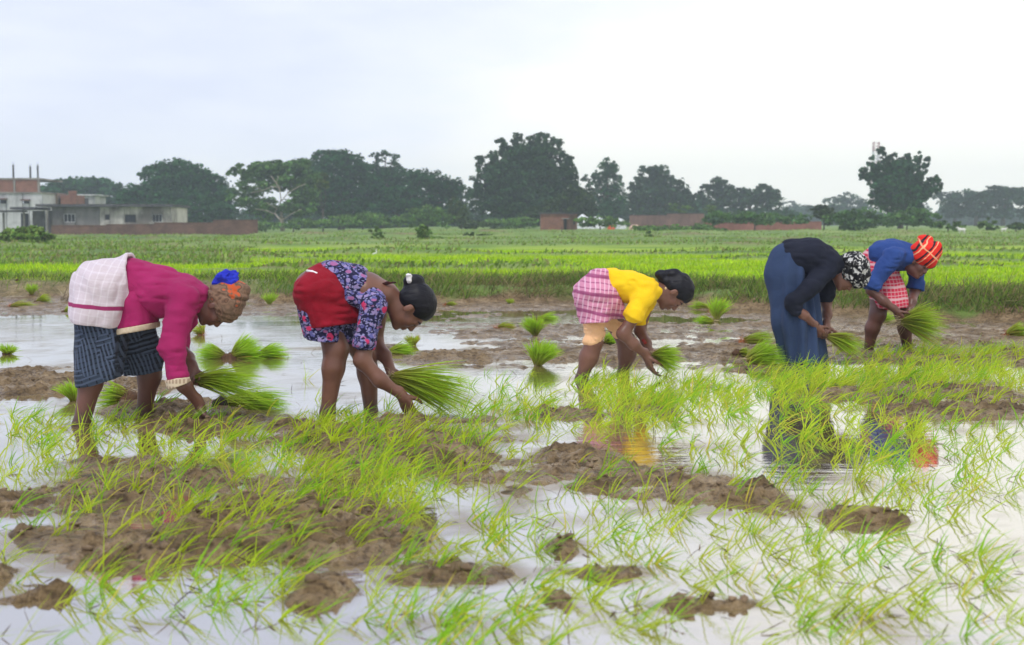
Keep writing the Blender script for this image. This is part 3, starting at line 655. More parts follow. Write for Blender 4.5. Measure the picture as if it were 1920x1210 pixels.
# head wrap
def paisley():
    m, t, b = cloth_base('brown_scarf', wr=14, ws=.6); v = wobble(t, coords(t), .04, 10); vo = nd(t, 'ShaderNodeTexVoronoi', Scale=30); t.links.new(v, vo.inputs['Vector'])
    nn = nd(t, 'ShaderNodeTexNoise', Scale=5.5, Detail=1); t.links.new(v, nn.inputs['Vector']); ad = nd(t, 'ShaderNodeMath', operation='MULTIPLY_ADD'); t.links.new(vo.outputs['Distance'], ad.inputs[0]); ad.inputs[1].default_value = .35; t.links.new(nn.outputs['Fac'], ad.inputs[2])
    dn = nd(t, 'ShaderNodeVectorMath', operation='DISTANCE'); wv = wobble(t, v, .10, 16); t.links.new(wv, dn.inputs[0]); pc = j(440, 556, -.09) - o; dn.inputs[1].default_value = tuple(pc)
    rd_ = nd(t, 'ShaderNodeMapRange'); rd_.inputs['From Min'].default_value = .03; rd_.inputs['From Max'].default_value = .10; rd_.inputs['To Min'].default_value = -.22; rd_.inputs['To Max'].default_value = 0; t.links.new(dn.outputs['Value'], rd_.inputs[0])
    a2 = nd(t, 'ShaderNodeMath', operation='ADD'); t.links.new(ad.outputs[0], a2.inputs[0]); t.links.new(rd_.outputs[0], a2.inputs[1]); ad = a2
    r = ramp(t, ad.outputs[0], [(.30, (.60, .09, .02)), (.54, (.48, .10, .04)), (.57, (.22, .125, .08)), (.63, (.11, .065, .045)), (.69, (.24, .145, .095)), (.8, (.14, .09, .06)), (1, (.24, .15, .10))]); t.links.new(r.outputs[0], b.inputs['Base Color']); return m
f, u, l = frame(hf, hu)
sc = [ell(hc + u * .062 - f * .014, A, [.108, .094, .098], .03), ell(hc + u * .05 + f * .035, A, [.072, .086, .062], .03), ell(hc + u * .022 - f * .055, A, [.05, .080, .05], .03),
      ell(hc - u * .085 + f * .085, A, [.085, .12, .085], .02, True)]
kf = hc - o
def wrapfold(P):
    q = P - kf; a_ = q @ np.array([.35, .2, 1.0]) + .25 * np.abs(q @ l)
    return .006 * (1 - 2 * np.abs(noise2(a_ * 30, q[:, 1] * 4, 12))) + .004 * noise3(P[:, 0] * 20, P[:, 1] * 20, P[:, 2] * 20, 41)
sc.append(ell(hc + u * .012 + f * .020 , A, [.070, .083, .020], .012))
sc.append(cone(j(452, 548), j(430, 534), .05, .035, 1, .03))
sculpt('headscarf', sc, paisley(), p, .005, origin=o, disp=wrapfold, smooth_it=1)
BLU = plain_cloth('blue_knot', (.008, .012, .30), (.03, .05, .62), 12, ws=.8, wr=20)
kc = j(426, 524)
sculpt('scarf_knot', [ell(kc, np.eye(3), [.066, .055, .052], .01), ell(kc + [-.050, -.01, -.022], np.eye(3), [.032, .03, .026], .012), ell(kc + [.02, -.02, .022], np.eye(3), [.035, .03, .022], .01),
                      cone(kc + [.0, 0, -.02], kc + [.0, 0, -.06], .035, .04, 1, .02)], BLU, p, .004, origin=o, disp=wr(.012, 30, 24, 34, 43))
P1 = p

# ---- 2: red wrap, floral dress, bun
D = 8.05; o = np.array([J(655, 780, D)[0], D, 0.]); j = lambda x, y, dy=0: J(x, y, D + dy)
p = person(o, 'bareheaded woman bending in a navy floral blouse and red wrap, black bun with white tie')
hc, hf, hu, hs = j(769, 578), np.array([.30, 0, -.95]), np.array([.95, 0, .30]), 1.12
body = chain([j(592, 545), j(640, 530), j(690, 545), j(722, 552)], [.125, .098, .095, .066], [1.2, 1.15, 1.5, 1.5], .04)
body += chain([j(598, 560, -.05), j(630, 655, -.10), j(625, 690, -.12), j(614, 775, -.12), j(613, 810, -.12)], [.080, .066, .058, .037, .034], 1, .04)
body += chain([j(604, 560, .08), j(684, 665, .12), j(690, 700, .13), j(696, 780, .15), j(696, 810, .15)], [.090, .062, .056, .037, .034], 1, .04)
body += chain([j(704, 575, -.15), j(679, 676, -.20), j(712, 712, -.20), j(754, 742, -.18)], [.044, .045, .040, .026], 1, .03)
body += chain([j(712, 580, .15), j(704, 640, .18), j(722, 668, .10), j(730, 688, .05)], [.048, .040, .034, .025], 1, .03)
body += head(hc, hf, hu, hs, j(724, 553))
body += hand(j(754, 742, -.18), [.42, .1, -.9], [.2, .4, -.1], 1, (20, 25, 15), 1.05)
body += hand(j(730, 688, .05), [.25, -.55, -.75], [.6, -.4, .3], -1, (45, 55, 35), 1.0)
sculpt('body', body, SKIN2, p, .0055, origin=o); face_bits(hc, hf, hu, hs, p, o)
NAVY = floral('navy_floral', (.013, .013, .045), [((.10, .10, .28), 34, .42), ((.24, .23, .42), 48, .33), ((.28, .22, .42), 22, .26), ((.34, .12, .28), 14, .22), ((.55, .035, .12), 11, .19), ((.013, .013, .045), 26, .22)])
sh = chain([j(622, 526), j(660, 538), j(694, 556)], [.118, .120, .105], [1.2, 1.3, 1.6], .04)
sh += chain([j(700, 572, -.14), j(684, 642, -.19)], [.078, .060], 1, .035) + [cone(j(686, 632, -.185), j(682, 655, -.192), .062, .064, 1, .02, True)]
sh += chain([j(704, 578, .14), j(700, 628, .18)], [.070, .058], 1, .035)
sh += [ell(j(706, 516, -.02), np.eye(3), [.055, .10, .045], .02, True)]
sculpt('blouse', sh, NAVY, p, .006, origin=o, disp=wr(.010, 6, 7, 14, 51, .003, 28))
dr = [cone(j(600, 570, -.03), j(612, 650, -.09), .135, .104, 1.25, .03), cone(j(625, 590, .05), j(655, 652, .06), .115, .090, 1.2, .03)]
sculpt('dress_skirt', dr, NAVY, p, .006, origin=o, shell=.014, disp=pleat(.010, 12, 53), cuts=[(j(622, 642), (-.12, 0, -1), .02, 6)])
RED = plain_cloth('red_cloth', (.20, .002, .010), (.29, .005, .020), 4, ws=.6)
rd = [cone(j(610, 530, -.02), j(602, 552, -.03), .105, .148, 1.3, .04), cone(j(602, 552, -.03), j(620, 610, -.06), .150, .122, 1.45, .04), cone(j(630, 560, -.02), j(654, 600, -.02), .11, .085, 1.5, .04), cone(j(630, 513), j(610, 532), .080, .105, 1.35, .03)]
sculpt('red_wrap', rd, RED, p, .006, origin=o, shell=.018, disp=wr(.012, 6, 6, 14, 57, .003, 26), cuts=[(j(625, 610), (.10, 0, -1), .008, 6), (j(634, 520), (1, 0, .30), .12)])
WHT = plain_cloth('white_trim', (.62, .60, .60), (.8, .78, .78), 20)
sculpt('waist_tape', chain([j(576, 508, -.10), j(585, 510, -.135), j(594, 513, -.160)], [.008, .009, .008], 1, .004), WHT, p, .004, origin=o)
f, u, l = frame(hf, hu); A = np.stack([f, l, u])
hr = [ell(hc + (u * .052 - f * .016) * hs, A, np.array([.106, .086, .090]) * hs, .02), ell(hc + (u * .01 - f * .05) * hs, A, np.array([.055, .072, .06]) * hs, .02),
      ell(hc + (-u * .035 + f * .105) * hs, A, np.array([.085, .10, .085]) * hs, .012, True), ell(hc + (-u * .012 + f * .01 - l * .085) * hs, A, np.array([.03, .03, .04]) * hs, .008, True)]
hr += [ell(j(776, 527), np.eye(3), [.062, .05, .040], .012), ell(j(770, 540), np.eye(3), [.04, .04, .03], .02)]
sculpt('hair', hr, HAIR, p, .005, origin=o, disp=wr(.0022, 12, 60, 60, 61))
sculpt('hair_tie', [ell(j(768, 524, -.02), np.eye(3), [.020, .045, .030], .01), ell(j(766, 516, -.05), np.eye(3), [.018, .02, .012], .01)], WHT, p, .004, origin=o, disp=wr(.008, 40, 40, 40, 63))
sculpt('necklace', chain([j(714, 533, -.07), j(726, 531, -.07), j(742, 530, -.06)], [.006, .006, .005]), plain_cloth('black_cord', (.02, .008, .008), (.06, .012, .012), 60), p, .003, origin=o)

# ---- 3: yellow shirt, pink check wrap, peach shorts
D = 10.1; o = np.array([J(1135, 705, D)[0], D, 0.]); j = lambda x, y, dy=0: J(x, y, D + dy)
p = person(o, 'girl bending in a bright yellow T-shirt, pink checked wrap and peach knee-length shorts')
hc, hf, hu, hs = j(1262, 549), np.array([.33, -.05, -.94]), np.array([.94, 0, .33]), 1.08
body = chain([j(1110, 545), j(1150, 532), j(1195, 540), j(1226, 545)], [.115, .088, .086, .060], [1.2, 1.15, 1.5, 1.5], .04)
body += chain([j(1112, 560, -.08), j(1113, 645, -.12), j(1104, 670, -.12), j(1089, 712, -.12), j(1088, 735, -.12)], [.075, .056, .062, .036, .034], 1, .04)
body += chain([j(1125, 560, .08), j(1174, 640, .14), j(1176, 664, .14), j(1167, 704, .15), j(1166, 728, .15)], [.085, .060, .060, .036, .034], 1, .04)
body += chain([j(1210, 560, -.14), j(1168, 626, -.20), j(1188, 646, -.18), j(1212, 667, -.12)], [.048, .042, .038, .026], 1, .03)
body += chain([j(1216, 565, .14), j(1200, 618, .16), j(1212, 644, .06), j(1218, 658, .0)], [.046, .038, .034, .024], 1, .03)
body += head(hc, hf, hu, hs, j(1230, 546))
body += hand(j(1212, 667, -.12), [.30, .1, -.95], [.7, .3, .1], 1, (20, 25, 15), 1.1)
body += hand(j(1218, 658, .0), [.45, -.35, -.8], [.3, -.6, .0], -1, (40, 50, 30), 1.0)
sculpt('body', body, SKIN2, p, .006, origin=o); face_bits(hc, hf, hu, hs, p, o)
YEL = plain_cloth('yellow_cotton', (.82, .50, .008), (.92, .62, .012), 4, ws=.6, sheen=.1)
sh = chain([j(1148, 530), j(1180, 538), j(1214, 545), j(1232, 545)], [.112, .115, .092, .060], [1.2, 1.3, 1.6, 1.4], .04)
sh += [cone(j(1208, 558, -.13), j(1188, 588, -.18), .078, .070, 1, .035), cone(j(1192, 582, -.175), j(1185, 597, -.185), .070, .076, 1, .02, True)]
sh += [cone(j(1212, 562, .13), j(1202, 596, .16), .070, .064, 1, .035)]
sculpt('shirt', sh, YEL, p, .006, origin=o, disp=wr(.012, 6, 7, 14, 71, .003, 26), cuts=[(j(1126, 520), (-1, 0, .25), .2)])
PNK = check_cloth('pink_check', (.62, .25, .37), (.30, .06, .16), (.80, .56, .66), 24, 30, -.12, .16, .22)
rd = [cone(j(1126, 532, -.01), j(1114, 552, -.03), .110, .142, 1.3, .04), cone(j(1114, 552, -.03), j(1120, 612, -.05), .142, .128, 1.5, .04), cone(j(1135, 556, -.02), j(1162, 592, -.02), .11, .062, 1.5, .04)]
sculpt('checked_wrap', rd, PNK, p, .006, origin=o, shell=.016, disp=wr(.012, 7, 7, 13, 73, .003, 26), cuts=[(j(1130, 600), (.10, 0, -1), .008, 6)])
PCH = plain_cloth('peach_cotton', (.78, .44, .22), (.86, .54, .30), 8, ws=.7, wr=14)
sculpt('shorts', [cone(j(1112, 580, -.09), j(1113, 640, -.12), .085, .076, 1, .03), cone(j(1113, 632, -.12), j(1109, 652, -.12), .076, .066, 1, .02, True),
                  cone(j(1128, 575, .08), j(1160, 616, .12), .085, .074, 1, .03)], PCH, p, .006, origin=o, disp=wr(.014, 7, 7, 22, 75, .003, 28))
f, u, l = frame(hf, hu); A = np.stack([f, l, u])
hr = [ell(hc + (u * .055 - f * .012) * hs, A, np.array([.108, .086, .092]) * hs, .02), ell(hc + (u * .01 - f * .05) * hs, A, np.array([.055, .07, .06]) * hs, .02),
      ell(hc + (-u * .035 + f * .110) * hs, A, np.array([.085, .10, .085]) * hs, .012, True), ell(hc + (-u * .012 + f * .012 - l * .085) * hs, A, np.array([.03, .03, .04]) * hs, .008, True)]
hr += [ell(j(1262, 513), np.eye(3), [.062, .05, .038], .015), ell(j(1240, 516), np.eye(3), [.045, .045, .036], .02), ell(j(1250, 526), np.eye(3), [.06, .05, .035], .02)]
sculpt('hair', hr, HAIR, p, .005, origin=o, disp=wr(.003, 14, 50, 50, 77, .004, 26))
sculpt('earring', [ell(j(1248, 541, -.09), np.eye(3), [.007, .007, .010], .004)], mottled('gold', (.6, .45, .2), (.7, .55, .3), 10, .25, 0), p, .003, origin=o)
sculpt('bangle', [cone(j(1207, 645, .04), j(1212, 642, .04), .033, .033, 1, .004, True)], plain_cloth('red_bangle', (.25, .02, .02), (.3, .04, .03), 20), p, .004, origin=o)

# ---- 4: black top, long blue skirt, black and white scarf
D = 11.35; o = np.array([J(1508, 680, D)[0], D, 0.]); j = lambda x, y, dy=0: J(x, y, D + dy)
p = person(o, 'woman bending in a black top, long blue skirt and black and white headscarf')
hc, hf, hu, hs = j(1588, 518, -.03), np.array([.40, -.15, -.9]), np.array([.90, -.05, .42]), 1.0
body = chain([j(1482, 505), j(1508, 484), j(1545, 490), j(1570, 500)], [.10, .09, .086, .060], [1.15, 1.15, 1.4, 1.4], .04)
body += chain([j(1482, 520, -.05), j(1494, 610, -.07), j(1502, 700, -.07)], [.075, .055, .042], 1, .04) + chain([j(1490, 520, .05), j(1512, 610, .07), j(1524, 700, .07)], [.075, .055, .042], 1, .04)
body += chain([j(1558, 508, -.15), j(1484, 572, -.22), j(1508, 592, -.20), j(1531, 613, -.13)], [.042, .034, .036, .027], 1, .03)
body += chain([j(1562, 515, .15), j(1549, 566, .16), j(1551, 590, .10), j(1550, 610, .03)], [.048, .042, .036, .026], 1, .03)
body += head(hc, hf, hu, hs, j(1572, 500))
body += hand(j(1531, 613, -.13), [.55, .3, -.8], [.2, .7, .2], 1, (25, 30, 20), 1.05)
body += hand(j(1550, 610, .03), [.05, -.5, -.85], [.5, -.5, .3], -1, (40, 50, 30), 1.0)
sculpt('body', body, SKIN2, p, .006, origin=o); face_bits(hc, hf, hu, hs, p, o)
BLK = plain_cloth('black_knit', (.007, .009, .018), (.014, .017, .032), 5, ws=.4, sheen=0)
sh = chain([j(1487, 482), j(1518, 482), j(1550, 493), j(1570, 500)], [.140, .150, .122, .080], [1.15, 1.25, 1.5, 1.3], .04)
sh += [cone(j(1487, 482), j(1500, 505), .13, .10, 1.1, .04)]
sh += chain([j(1553, 508, -.14), j(1486, 568, -.218), j(1492, 582, -.21)], [.080, .064, .054], 1, .035)
sh += chain([j(1558, 515, .14), j(1549, 560, .16)], [.074, .056], 1, .035) + [cone(j(1550, 552, .155), j(1549, 567, .16), .056, .056, 1, .02, True)]
sculpt('top', sh, BLK, p, .006, origin=o, disp=wr(.010, 6, 6, 13, 81, .002, 28))
BLUE = plain_cloth('blue_skirt_cloth', (.022, .040, .090), (.036, .062, .135), 3, ws=.4)
rd = [cone(j(1474, 486), j(1474, 512), .135, .158, 1.1, .05), cone(j(1474, 512), j(1490, 600), .158, .165, 1.1, .05), cone(j(1490, 600), j(1510, 700), .165, .158, 1.2, .05),
      cone(j(1508, 540, .02), j(1520, 690, .05), .10, .13, 1.2, .05)]
def drape(P):
    th = np.arctan2(P[:, 1], P[:, 0] + .02 + (1 - P[:, 2]) * .04); z = P[:, 2]
    return (.020 * np.clip(1.05 - z, 0, 1) ** .7) * np.sin(th * 9 + 2.2 * noise2(th * 1.5, z * 1.4, 5)) + .006 * noise3(P[:, 0] * 7, P[:, 1] * 7, z * 3, 83) + .0025 * noise3(P[:, 0] * 22, P[:, 1] * 22, z * 6, 84)
sculpt('skirt', rd, BLUE, p, .0065, origin=o, shell=.018, disp=drape, cuts=[(o + [0, 0, .0], (0, 0, -1), .012, 5)])
def bw():
    m, t, b = cloth_base('black_white_print', ws=.5, wr=14); v = wobble(t, coords(t), .09, 16); n = nd(t, 'ShaderNodeTexVoronoi', Scale=17, feature='DISTANCE_TO_EDGE'); t.links.new(v, n.inputs['Vector'])
    r = ramp(t, n.outputs['Distance'], [(.0, (.010, .011, .014)), (.09, (.012, .012, .016)), (.14, (.5, .5, .48)), (1, (.62, .62, .60))])
    n2 = nd(t, 'ShaderNodeTexNoise', Scale=24, Detail=2); t.links.new(v, n2.inputs['Vector']); r2 = ramp(t, n2.outputs['Fac'], [(.44, (.012, .012, .016)), (.50, (1, 1, 1))])
    x = nd(t, 'ShaderNodeMix', data_type='RGBA', blend_type='MULTIPLY'); x.inputs['Factor'].default_value = .95; t.links.new(r.outputs[0], x.inputs['A']); t.links.new(r2.outputs[0], x.inputs['B']); t.links.new(x.outputs['Result'], b.inputs['Base Color']); return m
f, u, l = frame(hf, hu); A = np.stack([f, l, u])
sc = [ell(hc + u * .075 - f * .025, A, [.155, .135, .130], .03), ell(hc + u * .065 + f * .035, A, [.100, .108, .072], .03), ell(hc + u * .03 - f * .10, A, [.06, .085, .06], .03),
      ell(hc - u * .085 + f * .085, A, [.085, .12, .085], .02, True)]
sculpt('headscarf', sc, bw(), p, .0055, origin=o, disp=wr(.009, 14, 12, 24, 85, .004, 40))
sculpt('bracelet', [cone(j(1528, 609, -.137), j(1531, 612, -.130), .032, .032, 1, .003, True)], plain_cloth('dark_bangle', (.02, .01, .01), (.05, .02, .02), 20), p, .004, origin=o)

# ---- 5: blue shirt, red check skirt, red headscarf (turned a little towards us)
D = 12.25; o = np.array([J(1665, 662, D)[0], D, 0.]); j = lambda x, y, dy=0: J(x, y, D + dy)
lt = nrm([.55, .83, 0])
p = person(o, 'woman bending in a royal blue shirt, red checked skirt and red striped headscarf')
hc, hf, hu, hs = j(1722, 495, -.10), np.array([.25, -.55, -.75]), np.array([.55, -.10, .78]), 1.0
body = chain([j(1652, 510, .10), j(1668, 480, .08), j(1690, 482, -.0), j(1706, 487, -.05)], [.12, .10, .095, .066], [1.2, 1.15, 1.4, 1.4], .04)
body += chain([j(1650, 525, .06), j(1646, 590, -.08), j(1636, 615, -.06), j(1627, 664, 0), j(1626, 685, 0)], [.092, .066, .058, .036, .034], 1, .04)
body += chain([j(1668, 525, .14), j(1693, 590, .06), j(1697, 615, .1), j(1702, 662, .14), j(1702, 680, .14)], [.090, .064, .058, .036, .034], 1, .04)
body += chain([j(1672, 482, -.17), j(1634, 545, -.20), j(1657, 565, -.24), j(1681, 583, -.26)], [.050, .042, .038, .026], 1, .03)
body += chain([j(1722, 496, .12), j(1716, 545, .05), j(1710, 566, -.08), j(1706, 586, -.16)], [.048, .042, .036, .026], 1, .03)
body += head(hc, hf, hu, hs, j(1704, 484, -.05))
body += hand(j(1681, 583, -.26), [.55, 0, -.8], [.5, .3, .3], 1, (30, 35, 25), 1.05)
body += hand(j(1706, 586, -.16), [-.1, -.3, -.95], [-.3, -.6, .1], -1, (45, 50, 30), 1.0)
sculpt('body', body, SKIN1, p, .006, origin=o, lat=lt); face_bits(hc, hf, hu, hs, p, o)
RB = plain_cloth('royal_blue_cloth', (.016, .045, .18), (.028, .070, .25), 4, ws=.6)
sh = chain([j(1655, 478, .09), j(1672, 476, .05), j(1692, 480, .0), j(1708, 482, -.06)], [.128, .136, .118, .080], [1.25, 1.3, 1.45, 1.2], .04)
sh += chain([j(1676, 480, -.15), j(1638, 532, -.20)], [.092, .072], 1, .035) + [cone(j(1642, 526, -.195), j(1632, 543, -.205), .072, .078, 1, .02, True)]
sh += chain([j(1716, 492, .10), j(1719, 530, .06)], [.080, .070], 1, .035) + [cone(j(1719, 524, .06), j(1716, 543, .05), .070, .074, 1, .02, True)]
sculpt('shirt', sh, RB, p, .0065, origin=o, lat=lt, disp=wr(.014, 7, 7, 14, 91, .003, 26))
RC = check_cloth('red_check', (.55, .03, .07), (.66, .40, .42), (.62, .34, .36), 30, 30, .05, .16, .18)
rd = [cone(j(1638, 488, .14), j(1652, 512, .08), .115, .138, 1.2, .04), cone(j(1652, 512, .08), j(1668, 575, -.02), .138, .155, 1.15, .04), cone(j(1668, 540, 0), j(1678, 575, -.02), .12, .12, 1.3, .04)]
sculpt('checked_skirt', rd, RC, p, .0065, origin=o, lat=lt, shell=.018, disp=pleat(.011, 9, 93), cuts=[(j(1665, 577), (-.12, 0, -1), .03, 6)])
def redscarf():
    m, t, b = cloth_base('red_striped_scarf', ws=.5, wr=12); v = wobble(t, coords(t, rot=(0, .75, .2)), .05, 7)
    c = mixc(t, stripes(t, v, 2, 13, .16, .05), (.72, .025, .015), (.012, .014, .022)); c = mixc(t, stripes(t, v, 2, 13, .07, .03, .32), c, (.85, .50, .28), .9)
    c = mixc(t, stripes(t, v, 0, 7, .05, .03, .2), c, (.80, .42, .22), .9); t.links.new(c, b.inputs['Base Color']); return m
f, u, l = frame(hf, hu); A = np.stack([f, l, u])
sc = [ell(hc + u * .095 - f * .01, A, [.130, .126, .118], .03), ell(hc + u * .068 + f * .035, A, [.094, .104, .066], .03), ell(j(1758, 466, -.12), np.eye(3), [.045, .06, .06], .03), ell(j(1735, 447, -.05), np.eye(3), [.07, .06, .035], .03),
      ell(hc - u * .085 + f * .085, A, [.085, .12, .085], .02, True)]
sculpt('headscarf', sc, redscarf(), p, .006, origin=o, disp=wr(.008, 12, 12, 22, 95))
# ------------------------------------------------------------------ bundles in hands
def jb(x, y, D): return J(x, y, D)
bundle(jb(362, 714, 7.70), jb(478, 705, 7.62), .075, 130, 'pale', .05, .7, 'seedling bundle held level in the far hand of the woman in the magenta top', None, hue=(.36, .64, .022), ysp=.10)
bundle(jb(738, 708, 8.02), jb(872, 722, 7.95), .125, 230, 'pale', .05, .9, 'large seedling bundle held in the far hand of the woman in the floral blouse', None, dry=.08, hue=(.36, .64, .022), ysp=.14)
bundle(jb(1226, 668, 10.02), jb(1274, 668, 9.95), .13, 200, 'pale', .04, .7, 'seedling bundle held by the girl in the yellow T-shirt', None, hue=(.36, .64, .022), ysp=.10)
bundle(jb(1554, 631, 11.22), jb(1610, 645, 11.15), .10, 160, 'brown', .05, .6, 'yellow-tipped seedling bundle held by the woman in the blue skirt', None, dry=.22, hue=(.36, .64, .022), ysp=.10)
bundle(jb(1692, 603, 11.98), jb(1766, 603, 11.9), .20, 260, 'pale', .13, 1.0, 'fanned-out seedling bundle with long pale roots held by the woman in the blue shirt', None, dry=.10, hue=(.36, .64, .022), ysp=.16)
# ------------------------------------------------------------------ bundles lying about the paddy: base px, tip px, spread, n, roots, size, label
GRP = 'seedling bundles laid out ready for planting'
BUN = [((14, 664), (16, 640), .11, 120, 'brown', 1.0, 'small bundle with brown tips in the water at the left edge of the photo'),
 ((59, 560), (59, 527), .10, 110, 'brown', .8, 'small upright bundle in the mud at the far left, tallest of its cluster'),
 ((33, 553), (33, 532), .08, 60, 'brown', .5, 'thin small upright bundle left of the tallest one at the far left'),
 ((70, 568), (92, 552), .09, 90, 'brown', .7, 'small bundle leaning right by the muddy bank at the far left'),
 ((22, 577), (66, 577), .06, 90, 'orange', 1.0, 'flat lying bundle with reddish roots at the far left of the mud'),
 ((122, 585), (138, 574), .08, 80, 'brown', .6, 'low bundle in the water just left of the white shawl'),
 ((505, 572), (506, 543), .11, 110, 'pale', .7, 'small upright bundle at the bank between the two left women'),
 ((378, 628), (366, 603), .10, 60, 'orange', 1.0, 'dry yellowish bundle under the face of the woman in the brown headscarf'),
 ((418, 672), (372, 655), .13, 190, 'brown', 1.1, 'bundle leaning left in the pile of three behind the magenta sleeve'),
 ((440, 672), (484, 637), .16, 260, 'brown', 1.4, 'biggest and topmost bundle in the pile of three on the water'),
 ((486, 670), (532, 652), .11, 200, 'dark', .9, 'rightmost bundle in the pile of three on the water'),
 ((232, 757), (188, 748), .13, 160, 'brown', 1.9, 'bundle with big brown root mass between the legs of the dark-skirted woman'),
 ((138, 752), (132, 704), .09, 110, 'brown', .6, 'bundle standing behind the left calf of the woman in the dark skirt'),
 ((428, 765), (528, 766), .08, 230, 'dark', 1.3, 'flat bundle with dark muddy roots right of the planting hand in magenta sleeve'),
 ((774, 648), (773, 622), .08, 90, 'orange', .8, 'tiny upright bundle with reddish tips under the face of the floral-bloused woman'),
 ((728, 664), (776, 676), .11, 170, 'brown', .7, 'bright bundle lying behind the forearm of the bareheaded woman in florals'),
 ((838, 575), (856, 579), .05, 60, 'orange', .6, 'tiny flat bundle right of the black-haired head of the floral-bloused woman'),
 ((956, 571), (956, 557), .07, 60, 'pale', .5, 'tiny bundle at the foot of the bank left of the yellow T-shirt'),
 ((1004, 634), (998, 586), .12, 230, 'pale', .7, 'tall upright bundle, left of the two standing in the middle mud'),
 ((1008, 600), (1044, 592), .08, 110, 'brown', .7, 'small bundle leaning right beside the tall upright ones'),
 ((1008, 686), (1022, 630), .13, 260, 'pale', .9, 'tall upright bundle standing at the water edge, nearest of the middle cluster'),
 ((936, 618), (966, 614), .06, 70, 'orange', 1.0, 'small flat bundle with red-brown roots in the middle mud'),
 ((1136, 650), (1158, 628), .14, 150, 'brown', .6, 'bundle seen between the legs of the girl in the yellow T-shirt'),
 ((1326, 580), (1296, 570), .10, 120, 'orange', .6, 'bundle leaning left in front of the face of the girl in yellow'),
 ((1342, 600), (1350, 550), .11, 230, 'pale', .9, 'tall upright bundle right of the girl in the yellow T-shirt'),
 ((1336, 606), (1306, 614), .07, 110, 'pale', .8, 'yellowish bundle fallen at the foot of the tall upright bundle'),
 ((1398, 645), (1450, 634), .09, 150, 'orange', 1.6, 'bundle with orange-red roots left of the long blue skirt'),
 ((1404, 682), (1462, 656), .16, 320, 'pale', 1.5, 'big bundle lying against the hem of the long blue skirt'),
 ((1566, 588), (1604, 581), .06, 90, 'pale', .6, 'small bundle lying at the bank between the two right women'),
 ((1650, 606), (1680, 592), .11, 150, 'brown', .7, 'bundle on the water behind the legs of the woman in the red checked skirt'),
 ((1890, 636), (1926, 612), .12, 160, 'orange', 1.0, 'bundle with red roots at the far right edge of the photo'),
 ((1388, 672), (1408, 690), .05, 60, 'brown', .8, 'small yellowed bundle at the mud edge left of the big lying bundle')]
for (bx_, by_), (tx, ty), sp_, n_, rt, rs, lab in BUN:
    g = G(bx_, by_); zz = float(ground_z(np.array([g[0]]), np.array([g[1]]))[0][0]); b0 = J(bx_, by_, g[1]); b0[2] = max(zz, 0) + .012 * rs
    t0 = J(tx, ty, g[1]); t0[2] = max(t0[2], .05)
    bundle(b0, t0, sp_ * .8, int(n_ * 1.2), rt, .06 * max(1, rs * .8), rs, lab, GRP, dry=.25 if rt == 'orange' else .03, w=.0048, hue=(.36, .68, .02) if n_ > 100 else (.40, .60, .02))
# ------------------------------------------------------------------ planted seedlings
DENS = [(620,850,190,60,1.25),(700,780,60,20,.6),(760,880,150,60,1.2),(520,830,120,26,.5),(1180,765,130,42,1.7),(1150,720,90,18,.5),(1560,728,160,34,2.2),(1500,860,130,70,.6),(1800,700,150,38,2.3),(1700,665,200,16,.8),
 (1680,850,140,60,.6),(1780,960,170,140,.6),(1500,1060,240,120,.85),(1250,1040,200,110,.7),(900,1040,200,120,.6),(1000,1180,300,60,.7),(660,980,140,70,1.0),(330,930,220,80,.95),(60,860,80,70,1.0),(420,1050,160,90,.7),
 (180,1130,220,80,.6),(600,1150,220,70,.45),(1650,1170,250,60,.7),(280,800,140,30,1.0),(1300,740,130,28,.9),(980,760,130,40,1.4),(860,1180,120,50,.5),(1350,850,90,60,.4),(450,820,120,16,.7),(1100,960,160,50,.4)]
def dens(px, py):
    s = np.full(px.shape, .06)
    for cx, cy, rx, ry, a in DENS: s = s + a * np.exp(-((px - cx) / rx) ** 2 - ((py - cy) / ry) ** 2)
    return s * sstep(672, 700, py + 25 * (px > 1480) + 40 * 0) * np.where((px < 1080) & (py < 760 + (px < 500) * 20), .18, 1)
N = 20000
px = rng.uniform(-160, 2080, N); py = 655 + 640 * rng.uniform(0, 1, N) ** 1.25
acc = rng.uniform(0, 1, N) < dens(px, py) * .50 * np.interp(py, [690, 770, 850, 950, 1100, 1250], [1, .72, .42, .24, .13, .09])
px, py = px[acc], py[acc]; gp = np.array([G(a, b) for a, b in zip(px, py)])
keep = (gp[:, 1] > 2.6); px, py, gp = px[keep], py[keep], gp[keep]
order = np.argsort(gp[:, 1]); gp = gp[order]; px = px[order]; py = py[order]
gz = ground_z(gp[:, 0], gp[:, 1])[0]; onmud = gz > .008
gp[:, 2] = np.maximum(gz, -.01) - .005
def tuft(nb, hgt, lean_x, colk, wmul=1.0):
    root = rng.normal(0, .010, (nb, 3)); root[:, 2] = 0
    lean = np.stack([rng.normal(lean_x, .36, nb), rng.normal(0, .26, nb), np.ones(nb)], 1)
    ln = hgt * rng.uniform(.5, 1.05, nb)
    base = np.array([.24, .52, .016]) if colk == 0 else (np.array([.42, .60, .020]) if colk == 1 else np.array([.46, .60, .03]))
    c = base * rng.uniform(.75, 1.25, (nb, 1)); y_ = rng.uniform(0, 1, nb) < .05; c[y_] = [.62, .58, .06]
    return blade_arrays(root, ln, lean, rng.uniform(.0035, .0062, nb) * wmul, rng.uniform(.03, .55, nb), c * np.array([1.15, 1.0, 1.3]), c, 4)
PROTO = []; PK = []
for i in range(15):
    PK.append(i % 3)
    V, Qd, C = tuft(int(rng.integers(4, 10)), rng.uniform(.12, .23), rng.uniform(.3, 1.0), i % 3, .9)
    PROTO.append(mesh_np('rice_seedling', V, Qd, False, cols=C, mats=[BLADE]))
SG = 'rice seedlings planted in the flooded paddy'
